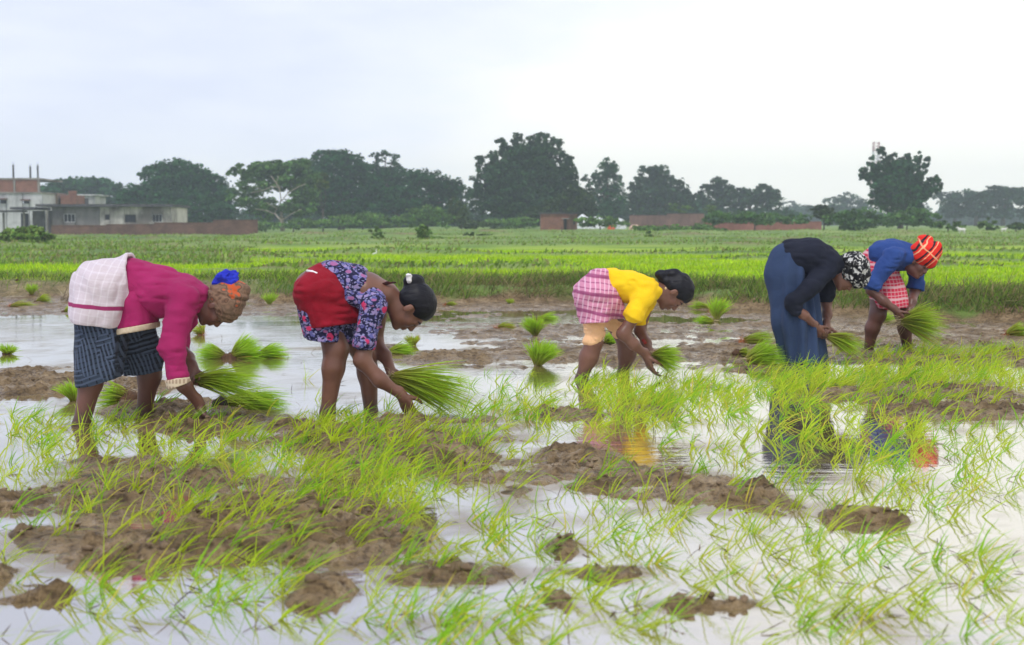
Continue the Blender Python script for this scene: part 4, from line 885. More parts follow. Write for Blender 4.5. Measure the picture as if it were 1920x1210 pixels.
n_ind = min(300, len(gp)); first = None
lab_ = 'loose tuft of thin bright green rice blades planted in the flooded foreground'
for i in range(n_ind):
    if first is None:
        first = bpy.data.objects.new('rice_seedling', PROTO[0]); q = first; tag(q, lab_, 'rice seedling', SG)
    else: q = first.copy(); q.data = PROTO[i % len(PROTO)]
    cn = ['at the left edge', 'left of centre', 'near the centre', 'right of centre', 'at the right edge'][int(np.clip(px[i] / 384, 0, 4.9))]
    rn = ('along the bottom edge' if py[i] > 1135 else 'just above the bottom edge' if py[i] > 1070 else 'in the near foreground' if py[i] > 1000 else 'farther back')
    sz_ = rng.uniform(.78, 1.22); q['label'] = '%s%s rice tuft in %s, %s %s' % ('small ' if sz_ < .92 else 'tall ' if sz_ > 1.08 else '', ['bright green', 'lime green', 'yellowish green'][PK[i % 15]], 'mud' if onmud[i] else 'water', cn, rn)
    q.location = gp[i]; q.rotation_euler = (0, 0, rng.uniform(-.6, .6)); q.scale = [sz_] * 3
    COL.objects.link(q)
parts = []
for i in range(n_ind, len(gp)):
    far = gp[i, 1] > 6.5
    V, Qd, C = tuft(int(rng.integers(4, 9)), rng.uniform(.11, .21), rng.uniform(.15, .75), int(rng.choice([0, 1, 1, 2])), 1.15 if far else 1.0)
    parts.append((V + gp[i], Qd, C))
print('tufts', len(gp))
if parts:
    V, Qd, C = merge(parts); q = link('distant_rice_seedlings', mesh_np('distant_rice_seedlings', V, Qd, False, cols=C, mats=[BLADE]))
    tag(q, 'mass of planted yellow-green rice seedlings between the foreground and the workers', 'rice seedlings', kind='stuff')
# loose clods on the mud
n = 9000; px = rng.uniform(-100, 2020, n); py = 565 + 640 * rng.uniform(0, 1, n) ** 1.15; g = np.array([G(a, b) for a, b in zip(px, py)])
zz = ground_z(g[:, 0], g[:, 1])[0]; k_ = (zz > .012) & (zz < .14) & (fbm2(g[:, 0] * 2.5, g[:, 1] * 2.5, 2, 57) > -.12); g = g[k_]; zz = zz[k_]; n = len(g)
ico = np.array([[0, 0, 1], [.89, 0, .45], [.28, .85, .45], [-.72, .53, .45], [-.72, -.53, .45], [.28, -.85, .45], [.72, .53, -.45], [-.28, .85, -.45], [-.89, 0, -.45], [-.28, -.85, -.45], [.72, -.53, -.45], [0, 0, -1]])
icf = np.array([[0,1,2],[0,2,3],[0,3,4],[0,4,5],[0,5,1],[1,6,2],[2,7,3],[3,8,4],[4,9,5],[5,10,1],[6,7,2],[7,8,3],[8,9,4],[9,10,5],[10,6,1],[11,7,6],[11,8,7],[11,9,8],[11,10,9],[11,6,10]])
rr = .004 + .015 * rng.uniform(0, 1, n) ** 3; V = ico[None] * rng.uniform(.6, 1.3, (n, 12, 1)) * (rr[:, None] * rng.uniform(.7, 1.4, (n, 3)))[:, None, :]; V[:, :, 2] *= .7
V = V + np.stack([g[:, 0], g[:, 1], zz + rr * .25], 1)[:, None, :]
tag(link('mud_clods', mesh_np('mud_clods', V.reshape(-1, 3), (icf[None] + (np.arange(n) * 12)[:, None, None]).reshape(-1, 3), True, mats=[mottled('clod_mud', (.10, .065, .036), (.30, .215, .13), 14, .75, .6, .01)])), 'small crumbled clods of mud lying all over the mud patches', 'mud', kind='stuff')
# sparse dark bits of straw and weed floating
n = 600; px = rng.uniform(0, 1920, n); py = rng.uniform(600, 1200, n); g = np.array([G(a, b) for a, b in zip(px, py)]); g[:, 2] = np.maximum(ground_z(g[:, 0], g[:, 1])[0], 0) + .002
V, Qd, C = blade_arrays(g, rng.uniform(.03, .11, n), np.stack([rng.normal(0, 1, n), rng.normal(0, 1, n), rng.uniform(0, .9, n)], 1), np.full(n, .004), rng.uniform(0, .3, n), np.array([.10, .07, .035]) * rng.uniform(.4, 1.8, (n, 1)), None, 3)
tag(link('straw_litter', mesh_np('straw_litter', V, Qd, False, cols=C, mats=[ROOTM])), 'dark bits of straw and weed scattered on the mud and water', 'straw', kind='stuff')
# ------------------------------------------------------------------ grass on the bank and the fields behind it
def field_pts(n, d0, d1, xw=.50, power=1.0):
    x = rng.uniform(-1, 1, n); d = d0 + (d1 - d0) * rng.uniform(0, 1, n) ** power; y0 = 21.0
    X = x * (y0 + d) * xw; return X, bank_y(X) + d, d
def sod(name, n, d0, d1, h0, h1, w, tints, label, cat, power=1.0, mask=None, seg=3, leanx=.15, droop=.5, tipmul=(1, 1, 1), thr=None):
    X, Y, d = field_pts(n, d0, d1, power=power)
    k = np.ones(n, bool) if mask is None else mask(X, Y, d)
    X, Y, d = X[k], Y[k], d[k]; Z = ground_z(X, Y)[0] - .01; n = len(X)
    if thr: k = Z > thr; X, Y, Z = X[k], Y[k], Z[k]; n = len(X)
    nz_ = fbm2(X * 1.3, Y * 1.3, 3, 6); c = np.array(tints)[rng.integers(0, len(tints), n)] * (1 + .35 * nz_)[:, None] * rng.uniform(.7, 1.3, (n, 1))
    ln = rng.uniform(h0, h1, n) * (1 + .5 * nz_)
    V, Qd, C = blade_arrays(np.stack([X, Y, Z], 1), ln, np.stack([rng.normal(leanx, .35, n), rng.normal(-.05, .35, n), np.ones(n)], 1), rng.uniform(.6, 1.3, n) * w, rng.uniform(0, droop, n), c, c * np.array(tipmul), seg)
    q = link(name, mesh_np(name, V, Qd, False, cols=C, mats=[GRASS])); return tag(q, label, cat, kind='stuff')
dens_l = lambda X, Y, d: rng.uniform(0, 1, len(X)) < np.clip(1 - .93 * sstep(-2.8, -4.4, X) * sstep(3.5, 1.5, d), 0, 1)
sod('bank_grass', 64000, .12, 2.7,   .05, .27, .011, [(.28, .24, .10), (.22, .34, .05), (.10, .20, .022), (.14, .26, .025), (.20, .28, .035), (.18, .20, .06), (.06, .12, .02)], 'rough green grass over the earth bank behind the workers', 'grass', power=.9, mask=lambda X, Y, d: dens_l(X, Y, d) & (rng.uniform(0, 1, len(X)) < np.clip(.45 + 1.3 * fbm2(X * 1.1, Y * 1.3, 3, 58) + .3 * d + .35 * sstep(2, 5, X), .04, 1)), thr=.07)
sod('dry_grass', 15000, .0, 1.7, .12, .44, .009, [(.26, .20, .09), (.17, .13, .06), (.10, .12, .04), (.32, .26, .13)], 'dry tangled stalks hanging over the face of the bank', 'dry grass', droop=1.6,
    mask=lambda X, Y, d: rng.uniform(0, 1, len(X)) < np.clip(.25 + .9 * sstep(3.5, 6, X) + .7 * np.exp(-((X - 0.2) / 1.1) ** 2) - sstep(-2, -4, X) * .6, 0, 1), thr=.07)
sod('young_rice', 130000, 1.9, 24, .05, .115, .015, [(.36, .56, .014), (.42, .62, .016), (.50, .64, .03), (.26, .48, .014)], 'bright green young rice crop on the field behind the bank', 'rice crop', power=1.25, seg=2, droop=.25, leanx=.05,
    mask=lambda X, Y, d: (ground_z(X, Y)[3] < .035) & (LW(X, Y) > .5) & (rng.uniform(0, 1, len(X)) < np.clip(1 - .9 * sstep(-2.8, -4.6, X) * sstep(4.0, 2.0, d), 0, 1)))
sod('field_weeds', 90000, 5, 100, .05, .17, .06, [(.16, .27, .045), (.20, .31, .05), (.26, .34, .09), (.22, .36, .04), (.26, .25, .10)], 'rough grass and weeds on the far field edges', 'weeds', power=1.4, seg=2,
    mask=lambda X, Y, d: (ground_z(X, Y)[3] > .045) | (LW(X, Y) < .5) | ((d > 30) & (fbm2(X * .12, Y * .2, 3, 44) > -.05)))
# ------------------------------------------------------------------ trees and shrubs
def gz1(x, y): return float(ground_z(np.array([x]), np.array([float(y)]))[0][0])
def leaf_cards(P, size, tint, up=.35):
    n = len(P); N = rng.normal(0, 1, (n, 3)); N[:, 2] = np.abs(N[:, 2]) + up; N /= np.linalg.norm(N, axis=1)[:, None]
    a = np.cross(N, rng.normal(0, 1, (n, 3))); a /= np.linalg.norm(a, axis=1)[:, None]; b = np.cross(N, a)
    s = (size * rng.uniform(.55, 1.35, n))[:, None]
    V = np.stack([P - a * s * .5, P + b * s * .42, P + a * s * .5 - N * s * .15, P - b * s * .42], 1).reshape(-1, 3)
    return V, np.arange(4 * n).reshape(-1, 4), np.repeat(tint, 4, axis=0)
def crown_points(blobs, D, dens_, dfac=1.0, core=.35):
    Ps, Ts = [], []
    for bl in blobs:
        cx, cy, rx, ry = bl[:4]; k = bl[4] if len(bl) > 4 else 1.0
        c = J(cx, cy, D); c[1] += rng.uniform(-.3, .3) * rx * D / F; R = np.array([rx, .5 * (rx + ry) * dfac, ry]) * D / F
        n = int(rx * ry * dens_ * k * 1.7) + 20; nc_ = max(10, int(rx * ry / 10))
        u = rng.normal(0, 1, (nc_, 3)); u /= np.linalg.norm(u, axis=1)[:, None]; rr = rng.uniform(core, 1.02, nc_) ** .6
        cc = u * rr[:, None]; cr_ = rng.uniform(.10, .38, nc_) * np.clip(30 / np.sqrt(rx * ry), .8, 1.4); ct = rng.uniform(.5, 1.6, nc_)
        w = rng.integers(0, nc_, n); v = rng.normal(0, 1, (n, 3)); v /= np.linalg.norm(v, axis=1)[:, None]
        p = cc[w] + v * (cr_[w] * rng.uniform(0, 1, n) ** .4)[:, None] * np.array([1, 1, .8])
        Ps.append(c + p * R); Ts.append(ct[w])
    return np.concatenate(Ps), np.concatenate(Ts)
def tree(name, label, cat, D, blobs, base_px, tint=(.024, .098, .028), size=.34, dens_=1.25, group=None, trunk_w=None, bark=None, limbs=True, tv=.25, extra=None, dz=0):
    bx = J(base_px, 432, D)[0]; zb = gz1(bx, D); base = np.array([bx, D, zb])
    o = thing(name, base, label, cat, group)
    P, T = crown_points(blobs, D, dens_); P[:, 2] = np.maximum(P[:, 2], zb + .05)
    col = np.array(tint) * (T * rng.uniform(1 - tv, 1 + tv, len(T)))[:, None]; col[:, 0] *= rng.uniform(.9, 1.3, len(T))
    V, Qd, C = leaf_cards(P - base, size, col)
    link('crown', mesh_np('crown', V, Qd, False, cols=C, mats=[LEAF]), o)
    mb = MB(); tw = (trunk_w or 8) * D / F / 2
    top = J(np.mean([b[0] for b in blobs]), np.mean([b[1] for b in blobs]), D) - base
    mid = np.array([top[0] * .15, 0, top[2] * .45]); mb.tube([np.array([0, 0, -.2]), mid * .5, mid], [tw * 1.3, tw, tw * .8], 8)
    if limbs:
        for b in sorted(blobs, key=lambda b: -b[2] * b[3])[:9]:
            e_ = J(b[0], b[1], D) - base; m_ = mid + (e_ - mid) * .5 + rng.normal(0, .15, 3)
            mb.tube([mid * rng.uniform(.6, 1), m_, e_], [tw * .55, tw * .35, tw * .12], 6)
    if extra: extra(mb, base)
    mb.build('trunk', bark or BARK, o, True); return o
def plumes(cx, by, tips, n=5, r=9):
    out = []
    for tx, ty, w in tips:
        for i in range(n):
            t = .35 + .65 * i / (n - 1); x = cx + (tx - cx) * t ** 1.25; y = by + (ty - by) * t
            out.append((x, y, w * (1.15 - .75 * t) + 3, r + 2, 1.0))
    return out
TG = 'trees along the far edge of the fields'
tree('tree', 'low spreading dark tree behind the unfinished houses at far left', 'tree', 205, [(100,368,40,26),(140,358,45,24),(175,358,38,24),(208,366,30,24),(235,378,24,22),(120,352,30,16),(190,350,25,14)], 160, group=TG, size=.5)
tree('tree', 'broad round-topped dark tree at the right end of the long low house', 'tree', 168, [(325,318,40,19),(300,328,35,22),(352,330,42,24),(375,345,38,28),(335,350,70,40),(290,370,45,34),(255,366,30,20),(400,362,36,34),(415,385,32,32),(345,390,90,34),(268,326,10,9),(398,330,16,12),(240,380,22,18)], 345, group=TG)
def bare(mb, base):
    for pts, w in (([(530,432),(527,415),(515,400)],4),([(515,400),(527,375),(524,352),(508,330)],2.6),([(515,402),(500,395),(478,392)],2),([(527,378),(540,362),(560,350),(574,345)],2),([(524,352),(510,350),(492,358),(470,362)],1.8),([(520,392),(508,385),(500,380)],1.6),([(524,360),(518,345),(522,330)],1.6),([(492,358),(480,350)],1.2),([(527,415),(545,402),(565,392)],1.8)):
        mb.tube([J(a, b, 148) - base for a, b in pts], [w * 148 / F * .5 * (1 - .5 * i / len(pts)) for i in range(len(pts))], 6)
tree('bare_limbed_tree', 'thin-leaved lighter green tree with pale bare limbs showing', 'tree', 150, [(435,322,12,9,.6),(452,318,13,9,.6),(470,330,20,12,.6),(500,318,34,15,.8),(530,314,30,13,.9),(560,312,25,14),(540,335,50,22,.8),(480,350,30,18,.5),(580,330,25,20),(575,360,30,24,.6),(450,365,25,14,.35),(500,400,26,12,.5),(488,385,40,18,.5),(560,388,36,18,.6)], 530, (.085, .19, .045), .34, 2.2, TG, 7, PALEBARK, False, extra=bare)
tree('tree', 'tall dark round-crowned tree with one lime green patch', 'tree', 172, [(612,293,26,12),(640,296,34,16),(600,310,22,18),(660,312,36,24),(630,325,50,32),(610,350,48,34),(660,350,55,36),(690,365,40,34),(590,375,36,28),(640,385,60,26)], 640, (.020, .084, .026), group=TG, trunk_w=11)
tree('tree', 'sparse-topped tree rising just right of the tallest left tree', 'tree', 178, [(703,291,12,5,.8),(724,290,14,7,.8),(744,295,10,6,.8),(712,302,12,5,.6),(735,304,14,5,.5),(700,325,26,20),(735,328,34,20),(715,350,40,30),(760,345,38,26),(720,375,50,26)], 715, (.020, .084, .026), group=TG, trunk_w=11)
tree('tree', 'dark wide tree descending to the gap left of the giant bamboo', 'tree', 170, [(790,335,28,16),(820,342,28,18),(845,352,26,18),(800,362,50,28),(760,372,40,28),(838,375,34,26),(870,362,20,16),(785,392,50,20),(720,392,26,16)], 745, (.020, .084, .026), group=TG, trunk_w=10)
tree('sapling', 'small lime green tree in front of the tallest left tree', 'tree', 146, [(603,333,11,9),(608,345,9,8),(598,348,7,6)], 606, (.085, .14, .022), .35, 1.1, trunk_w=2.5)
BG = 'bamboo clumps'
tree('bamboo_clump', 'huge dark bamboo clump towering over the middle of the treeline', 'bamboo', 160,
     plumes(975, 415, [(972,270,26),(1000,268,28),(1018,264,22),(946,280,24),(925,300,26),(905,312,22),(900,345,20),(1042,272,24),(1056,300,24),(1072,318,18),(1035,330,40),(985,300,50),(950,330,50),(1075,345,24),(1090,368,22)], 6, 15)
     + [(985,300,48,30),(960,335,55,36),(1010,335,52,36),(975,380,75,40),(1030,380,50,34),(900,375,20,28),(934,263,9,5,.8),(903,296,11,5,.8),(893,335,12,5,.8),(1015,252,7,5),(973,256,7,5),(1062,296,12,6,.8),(1072,314,12,6,.8)], 975, (.028, .078, .028), .34, 1.3, BG, 14)
tree('bush_tree', 'rounded mid green tree at the right foot of the giant bamboo', 'tree', 152, [(1080,372,30,22),(1050,392,36,24),(1010,405,30,16),(1095,392,26,22)], 1070, (.036, .070, .022), group=TG)
tree('tree', 'narrow oval dark tree standing right of the giant bamboo', 'tree', 190, [(1140,305,14,9),(1138,322,22,18),(1142,345,28,26),(1142,372,32,26),(1118,335,10,14),(1100,338,11,9,.7),(1108,352,12,10,.7),(1140,395,34,16)], 1140, (.020, .084, .026), group=TG)
tree('tree', 'wide tree with a flat dark top between the oval tree and the small pair', 'tree', 205, [(1222,318,25,9),(1236,328,22,14),(1204,336,14,9,.8),(1190,346,10,6,.7),(1240,348,38,20),(1220,362,40,20),(1268,362,28,18),(1290,375,20,14),(1240,384,60,18),(1196,372,18,12)], 1235, (.028, .070, .030), .5, group=TG)
tree('tree', 'left tree of the small dark pair right of centre', 'tree', 215, [(1348,344,18,9),(1340,355,20,12),(1360,362,22,16),(1340,378,32,18),(1312,364,10,8,.7),(1322,352,8,6,.7)], 1345, (.028, .070, .030), .5, group=TG)
tree('tree', 'right tree of the small dark pair right of centre', 'tree', 215, [(1428,350,12,6),(1430,358,18,9),(1448,366,18,11),(1415,368,28,14),(1385,360,16,9),(1392,375,26,16),(1440,380,26,12)], 1415, (.028, .070, .030), .5, group=TG)
tree('bamboo_clump', 'dark bamboo clump with spreading plumes in front of the mast at right', 'bamboo', 150,
     plumes(1690, 405, [(1622,325,13),(1634,303,12),(1655,286,11),(1676,296,15),(1700,298,15),(1722,296,11),(1738,306,9),(1727,322,13),(1753,335,8),(1762,347,7),(1742,356,11),(1650,330,22),(1690,320,22)], 7, 8)
     + [(1655,325,24,22),(1690,322,26,22),(1670,355,38,26),(1690,380,45,22),(1650,372,22,18),(1712,345,18,20),(1650,283,7,4),(1616,332,5,6),(1619,318,6,4),(1759,338,5,4),(1738,300,5,5)], 1688, (.020, .084, .026), .36, 1.1, BG, 10)
for i, (bl, b, dd, lab) in enumerate([([(1480,384,18,7),(1505,390,20,6)],1492,420,'low blue distant tree right of the small dark pair'),
    ([(1560,378,16,9),(1585,372,20,10),(1600,385,30,14)],1580,330,'distant hazy tree with a stepped top left of the plumed bamboo'),
    ([(1555,392,30,10),(1530,390,14,7)],1548,300,'low hazy tree between the dark pair and the plumed bamboo'),
    ([(1780,372,24,14),(1800,382,30,14)],1790,260,'hazy dark tree just right of the plumed bamboo'),
    ([(1822,368,22,12),(1840,378,30,16)],1830,255,'hazy rounded tree third from the right edge of the photo'),
    ([(1868,362,24,13),(1884,370,26,18),(1890,356,14,8)],1880,250,'hazy tree with a bumpy top second from the right edge of the photo'),
    ([(1918,366,20,14),(1940,372,34,18)],1930,255,'hazy tree cut by the right edge of the photo')]):
    tree('distant_tree', lab, 'tree', dd, [(x, y, w, h, 1.0) for x, y, w, h in bl] + [(np.mean([q[0] for q in bl]), 398, 26, 12)], b, (.030, .072, .036), .6, 1.3, TG)
def shrub(D, blobs, base, label, tint=(.10, .21, .045), size=.24, dens_=1.2, grp='shrubs at the foot of the trees'):
    return tree('shrub', label, 'shrub', D, blobs, base, tint, size, dens_, grp, 3, None, False)
shrub(140, [(800,402,36,18),(780,412,30,14),(828,412,26,14)], 802, 'big rounded light green shrub before the dark trees left of centre')
shrub(142, [(650,415,40,12),(690,412,30,14),(728,416,24,12)], 680, 'low wide shrub under the tallest left tree')
shrub(142, [(500,424,36,8),(560,420,34,10),(605,420,20,10)], 550, 'low shrub row at the foot of the bare-limbed tree')
shrub(141, [(862,404,20,22),(850,390,14,18),(890,420,30,9)], 865, 'upright light shrub filling the gap left of the giant bamboo', (.055, .10, .026))
shrub(143, [(930,420,34,10),(980,418,34,11)], 955, 'low shrub at the foot of the giant bamboo')
shrub(125, [(1100,415,22,9),(1128,416,26,9),(1158,418,20,8)], 1125, 'shrub growing beside the brick hut and white tarpaulins', (.11, .22, .045))
shrub(165, [(1262,388,10,8),(1278,392,16,7),(1330,392,14,8)], 1290, 'lime green shrub showing over the long dark wall', (.08, .15, .03))
shrub(122, [(1345,408,28,12),(1390,408,36,11),(1440,410,36,11),(1490,412,30,10)], 1415, 'long low hedge growing on the long red wall right of centre', (.07, .16, .04))
shrub(124, [(1545,400,18,14),(1538,392,14,8),(1552,414,10,8)], 1545, 'dark bush on a stem at the right end of the long red wall', (.035, .062, .02))
shrub(118, [(1580,412,34,15),(1618,410,34,17),(1600,425,40,9)], 1600, 'dense shrub at the left foot of the plumed bamboo', (.065, .15, .04))
shrub(120, [(1665,412,40,14),(1710,408,36,16),(1740,412,26,14)], 1700, 'wide shrub under the plumed bamboo', (.07, .16, .042))
shrub(110, [(1790,424,18,8),(1765,420,12,8)], 1778, 'small shrub in the field below the hazy trees', (.08, .16, .035))
shrub(105, [(1852,420,15,11),(1862,426,10,7)], 1855, 'round shrub between the two white goats', (.085, .16, .04))
shrub(112, [(1905,424,20,8)], 1905, 'low shrub near the right edge of the photo in the far field', (.05, .10, .024))
shrub(118, [(1210,430,30,7),(1260,430,34,8),(1310,429,30,8),(1345,432,20,5)], 1265, 'patchy low weeds at the foot of the long dark wall')
shrub(150, [(1500,424,30,6),(1450,428,40,4)], 1480, 'thin scrub line before the long red wall', (.085, .16, .04))
shrub(58, [(45,442,46,16),(20,452,34,16),(75,448,26,14),(50,432,20,9)], 45, 'large loose yellow-green bush before the porch at far left', (.14, .24, .05), .16, 1.6)
shrub(66, [(798,440,20,13),(808,452,22,8),(790,430,9,8)], 800, 'bushy shrub standing alone in the mid field left of centre', (.10, .19, .045), .14, 1.5)
shrub(68, [(708,446,14,8),(705,434,12,7)], 706, 'small twin-topped shrub in the mid field right of the red wrap', (.09, .17, .04), .13, 1.5)
shrub(82, [(880,440,12,5),(920,444,26,4)], 900, 'flat weed patch in the mid field below the giant bamboo', (.05, .10, .024), .14, 1.5)
shrub(78, [(1216,440,10,6)], 1216, 'tiny tuft of weeds in the far field behind the girl in yellow', (.085, .16, .04), .13, 1.5)
def woodland(name, D, prof, tint, size, label, sc=1.0):
    P, T = [], []
    for x0, x1, yt in prof:
        x = x0
        while x < x1:
            w_ = rng.uniform(14, 30); h_ = (432 - yt) * rng.uniform(.75, 1.1)
            p_, t_ = crown_points([(x, 434 - h_ * .62, w_, h_ * .62), (x, 428, w_ * 1.2, 9)], D, sc); P.append(p_); T.append(t_); x += w_ * .8
    P = np.concatenate(P); T = np.concatenate(T); V, Qd, C = leaf_cards(P, size, np.array(tint) * (T * rng.uniform(.75, 1.25, len(T)))[:, None])
    tag(link(name, mesh_np(name, V, Qd, False, cols=C, mats=[LEAF])), label, 'woodland', kind='stuff')
woodland('woodland', 215, [(-60, 240, 388), (240, 480, 392), (480, 900, 388), (900, 1080, 400), (1080, 1320, 382), (1300, 1480, 390)], (.026, .085, .030), .45, 'dense low wood filling the gaps behind the field trees', 1.0)
woodland('far_woodland', 380, [(1460, 1640, 398), (1600, 2010, 396), (-200, -40, 395)], (.034, .078, .044), 1.0, 'hazy far wood along the horizon at right', 1.0)
# ------------------------------------------------------------------ buildings (left)
def stained(name, c1, c2, dark, sc=.6, amt=(.46, .62)):
    m, t, b = new_mat(name); k = t.links.new; v = coords(t, (1, 1, .55)); n = nd(t, 'ShaderNodeTexNoise', Scale=sc, Detail=6, Roughness=.6); k(v, n.inputs['Vector'])
    n2 = nd(t, 'ShaderNodeTexNoise', Scale=sc * 5, Detail=5); k(v, n2.inputs['Vector']); r = ramp(t, n2.outputs['Fac'], [(.35, c1), (.65, c2)])
    r2 = ramp(t, n.outputs['Fac'], [(amt[0], (1, 1, 1)), (amt[1], dark)]); x = nd(t, 'ShaderNodeMix', data_type='RGBA', blend_type='MULTIPLY'); x.inputs['Factor'].default_value = 1
    k(r.outputs[0], x.inputs['A']); k(r2.outputs[0], x.inputs['B']); k(x.outputs['Result'], b.inputs['Base Color']); b.inputs['Roughness'].default_value = .9; bump(t, b, n2.outputs['Fac'], .3, .03); return m
def brick(name, c1=(.20, .07, .045), c2=(.26, .10, .06), mort=(.24, .19, .15), sc=2.2):
    m, t, b = new_mat(name); k = t.links.new; v = coords(t, rot=(math.pi / 2, 0, 0)); br = nd(t, 'ShaderNodeTexBrick', Scale=sc)
    br.inputs['Color1'].default_value = (*c1, 1); br.inputs['Color2'].default_value = (*c2, 1); br.inputs['Mortar'].default_value = (*mort, 1); br.inputs['Mortar Size'].default_value = .018; k(v, br.inputs['Vector'])
    n = nd(t, 'ShaderNodeTexNoise', Scale=1.2, Detail=5); k(coords(t), n.inputs['Vector']); r = ramp(t, n.outputs['Fac'], [(.35, (.7, .68, .66)), (.65, (1.1, 1.1, 1.1))])
    x = nd(t, 'ShaderNodeMix', data_type='RGBA', blend_type='MULTIPLY'); x.inputs['Factor'].default_value = 1; k(br.outputs[0], x.inputs['A']); k(r.outputs[0], x.inputs['B']); k(x.outputs['Result'], b.inputs['Base Color']); b.inputs['Roughness'].default_value = .9; return m
CONC = stained('stained_concrete', (.22, .20, .18), (.30, .28, .25), (.35, .33, .32)); LIME = stained('limewash', (.46, .43, .40), (.58, .55, .51), (.30, .28, .28), .5, (.42, .58))
GREYW = stained('grey_plaster', (.13, .12, .125), (.19, .18, .18), (.45, .43, .42), .5); SLAB = stained('dark_slab', (.045, .045, .055), (.09, .085, .09), (.6, .6, .6))
BRK = brick('red_brick'); BRK2 = brick('brown_brick', (.12, .06, .045), (.165, .085, .06), (.15, .11, .09)); WHITEW = stained('white_wall', (.48, .48, .49), (.60, .60, .60), (.45, .45, .46), .5)
DARKIN = mottled('dark_interior', (.018, .018, .03), (.035, .035, .05), 2, .6, 0)
def pxbox(x0, y0, x1, y1, D, dep, dz=0):         # box whose front face fills a pixel rectangle at depth D
    a = J(x0, y0, D); b = J(x1, y1, D); return ((a[0] + b[0]) / 2, D + dep / 2 + dz, (a[2] + b[2]) / 2), (abs(b[0] - a[0]), dep, abs(a[2] - b[2]))
def wall_with_holes(mb, x0, y0, x1, y1, D, th, holes):
    """front wall as boxes butted around rectangular openings (pixel rows/cols)"""
    xs = sorted({x0, x1, *[h[0] for h in holes], *[h[2] for h in holes]})
    for a, b in zip(xs[:-1], xs[1:]):
        hs = sorted([h for h in holes if h[0] <= a and h[2] >= b], key=lambda h: h[1]); y = y0
        for h in hs: mb.box(*pxbox(a, y, b, h[1], D, th)); y = h[3]
        mb.box(*pxbox(a, y, b, y1, D, th))
D = 125
base = J(200, 442, D); hb = thing('house', base, 'long low flat-roofed house with stained grey and off-white walls and a porch', 'house')
def P_(name, mat, boxes, parent, orig, **kw):
    mb = MB()
    for c, d in boxes: mb.box(np.array(c) - orig, d)
    return mb.build(name, mat, parent)
holes = [(119,401,141,417),(196,402,206,413),(233,402,255,418),(285,402,304,417)]
mb = MB(); wall_with_holes(mb, 97, 388, 187, 446, D, .25, holes[:1]); mb.v = [v - base for v in mb.v]; mb.build('grey_wall', GREYW, hb)
mb = MB(); wall_with_holes(mb, 187, 388, 322, 446, D, .25, holes[1:]); mb.v = [v - base for v in mb.v]; mb.build('limewashed_wall', LIME, hb)
P_('side_wall', LIME, [pxbox(318, 388, 322, 446, D, 6, .26), pxbox(97, 388, 101, 446, D, 6, .26), pxbox(101.5, 388, 317.5, 446, D + 6, .2)], hb, base)
P_('roof', SLAB, [((J(198,385,D)[0], D + 2.9, J(0,385.5,D)[2]), (J(326,0,D)[0] - J(70,0,D)[0], 7.2, .22))], hb, base)
for i, (a, b_, c_, d_) in enumerate(holes):
    w = P_('window', DARKIN, [pxbox(a, b_, c_, d_, D, .05, .20)], hb, base)
    fr_ = [pxbox(a, b_, a + 1.2, d_, D, .08, .02), pxbox(c_ - 1.2, b_, c_, d_, D, .08, .02), pxbox(a + 1.2, d_ - 1, c_ - 1.2, d_, D, .07, .022), pxbox(a + 1.2, b_, c_ - 1.2, b_ + .8, D, .07, .022)]
    if i in (0, 3): fr_ += [pxbox(a + (c_ - a) * q - .5, b_ + .8, a + (c_ - a) * q + .5, d_ - 1, D, .05, .04) for q in (.33, .66)]
    q = P_('window_frame', WHITEW if i in (0, 3) else CONC, fr_, w, base)
P_('porch_roof', SLAB, [((J(50,390,D)[0], D + 1.0, J(0,391,D)[2]), (J(70,0,D)[0] - J(24,0,D)[0], 4.4, .2)), ((J(20,395,D)[0], D - .6, J(0,396.5,D)[2]), (2.6, 2.2, .15))], hb, base)
for x in (46, 8, 90):
    mb = MB(); c, d = pxbox(x, 394 if x != 8 else 399, x + 4, 444, D, .2, -.5); mb.box(np.array(c) - base, d); mb.build('porch_column', CONC, hb)
P_('porch_wall', GREYW, [pxbox(52, 395, 76, 446, D, .2, 1.2), pxbox(84, 395, 96.5, 446, D, .2, .3)], hb, base)
P_('porch_door', DARKIN, [pxbox(30, 400, 45, 446, D, .1, 1.2)], hb, base)
D = 137
base = J(20, 441, D); hb = thing('unfinished_house', base, 'two-storey unfinished house, white below and raw red brick above, with bare columns on its roof', 'house')
mb = MB(); wall_with_holes(mb, -70, 362, 80, 442, D, .25, [(-2,375,12,382),(43,377,55,382),(-30,395,-15,415)]); mb.v = [v - base for v in mb.v]; mb.build('white_wall', WHITEW, hb)
P_('side_wall', WHITEW, [pxbox(77, 362, 80, 442, D, 7, .26)], hb, base)
P_('brick_storey', BRK, [pxbox(-70, 337, 25, 361, D, .25), pxbox(29, 337, 70, 361, D, .25)], hb, base)
P_('floor_slab', CONC, [((J(5,362,D)[0], D + 3.5, J(0,361.5,D)[2]), (J(82,0,D)[0] - J(-72,0,D)[0], 7.3, .12)), ((J(0,335,D)[0], D + 3.5, J(0,335.5,D)[2]), (J(76,0,D)[0] - J(-72,0,D)[0], 7.2, .16))], hb, base)
for x, t_ in ((22, 309), (54, 312), (68, 310), (-40, 312)):
    mb = MB(); c, d = pxbox(x, t_, x + 3, 334.5, D, .18, .1); mb.box(np.array(c) - base, d)
    for q in (-.05, .05): mb.tube([np.array(c) - base + [q, 0, d[2] / 2 - .02], np.array(c) - base + [q, 0, d[2] / 2 + .25]], .012, 5)
    mb.build('roof_column', SLAB, hb)
for x in (25, 70):
    mb = MB(); c, d = pxbox(x, 337, x + 4 - .2, 361, D, .3, -.03); mb.box(np.array(c) - base, d); mb.build('corner_pillar', CONC, hb)
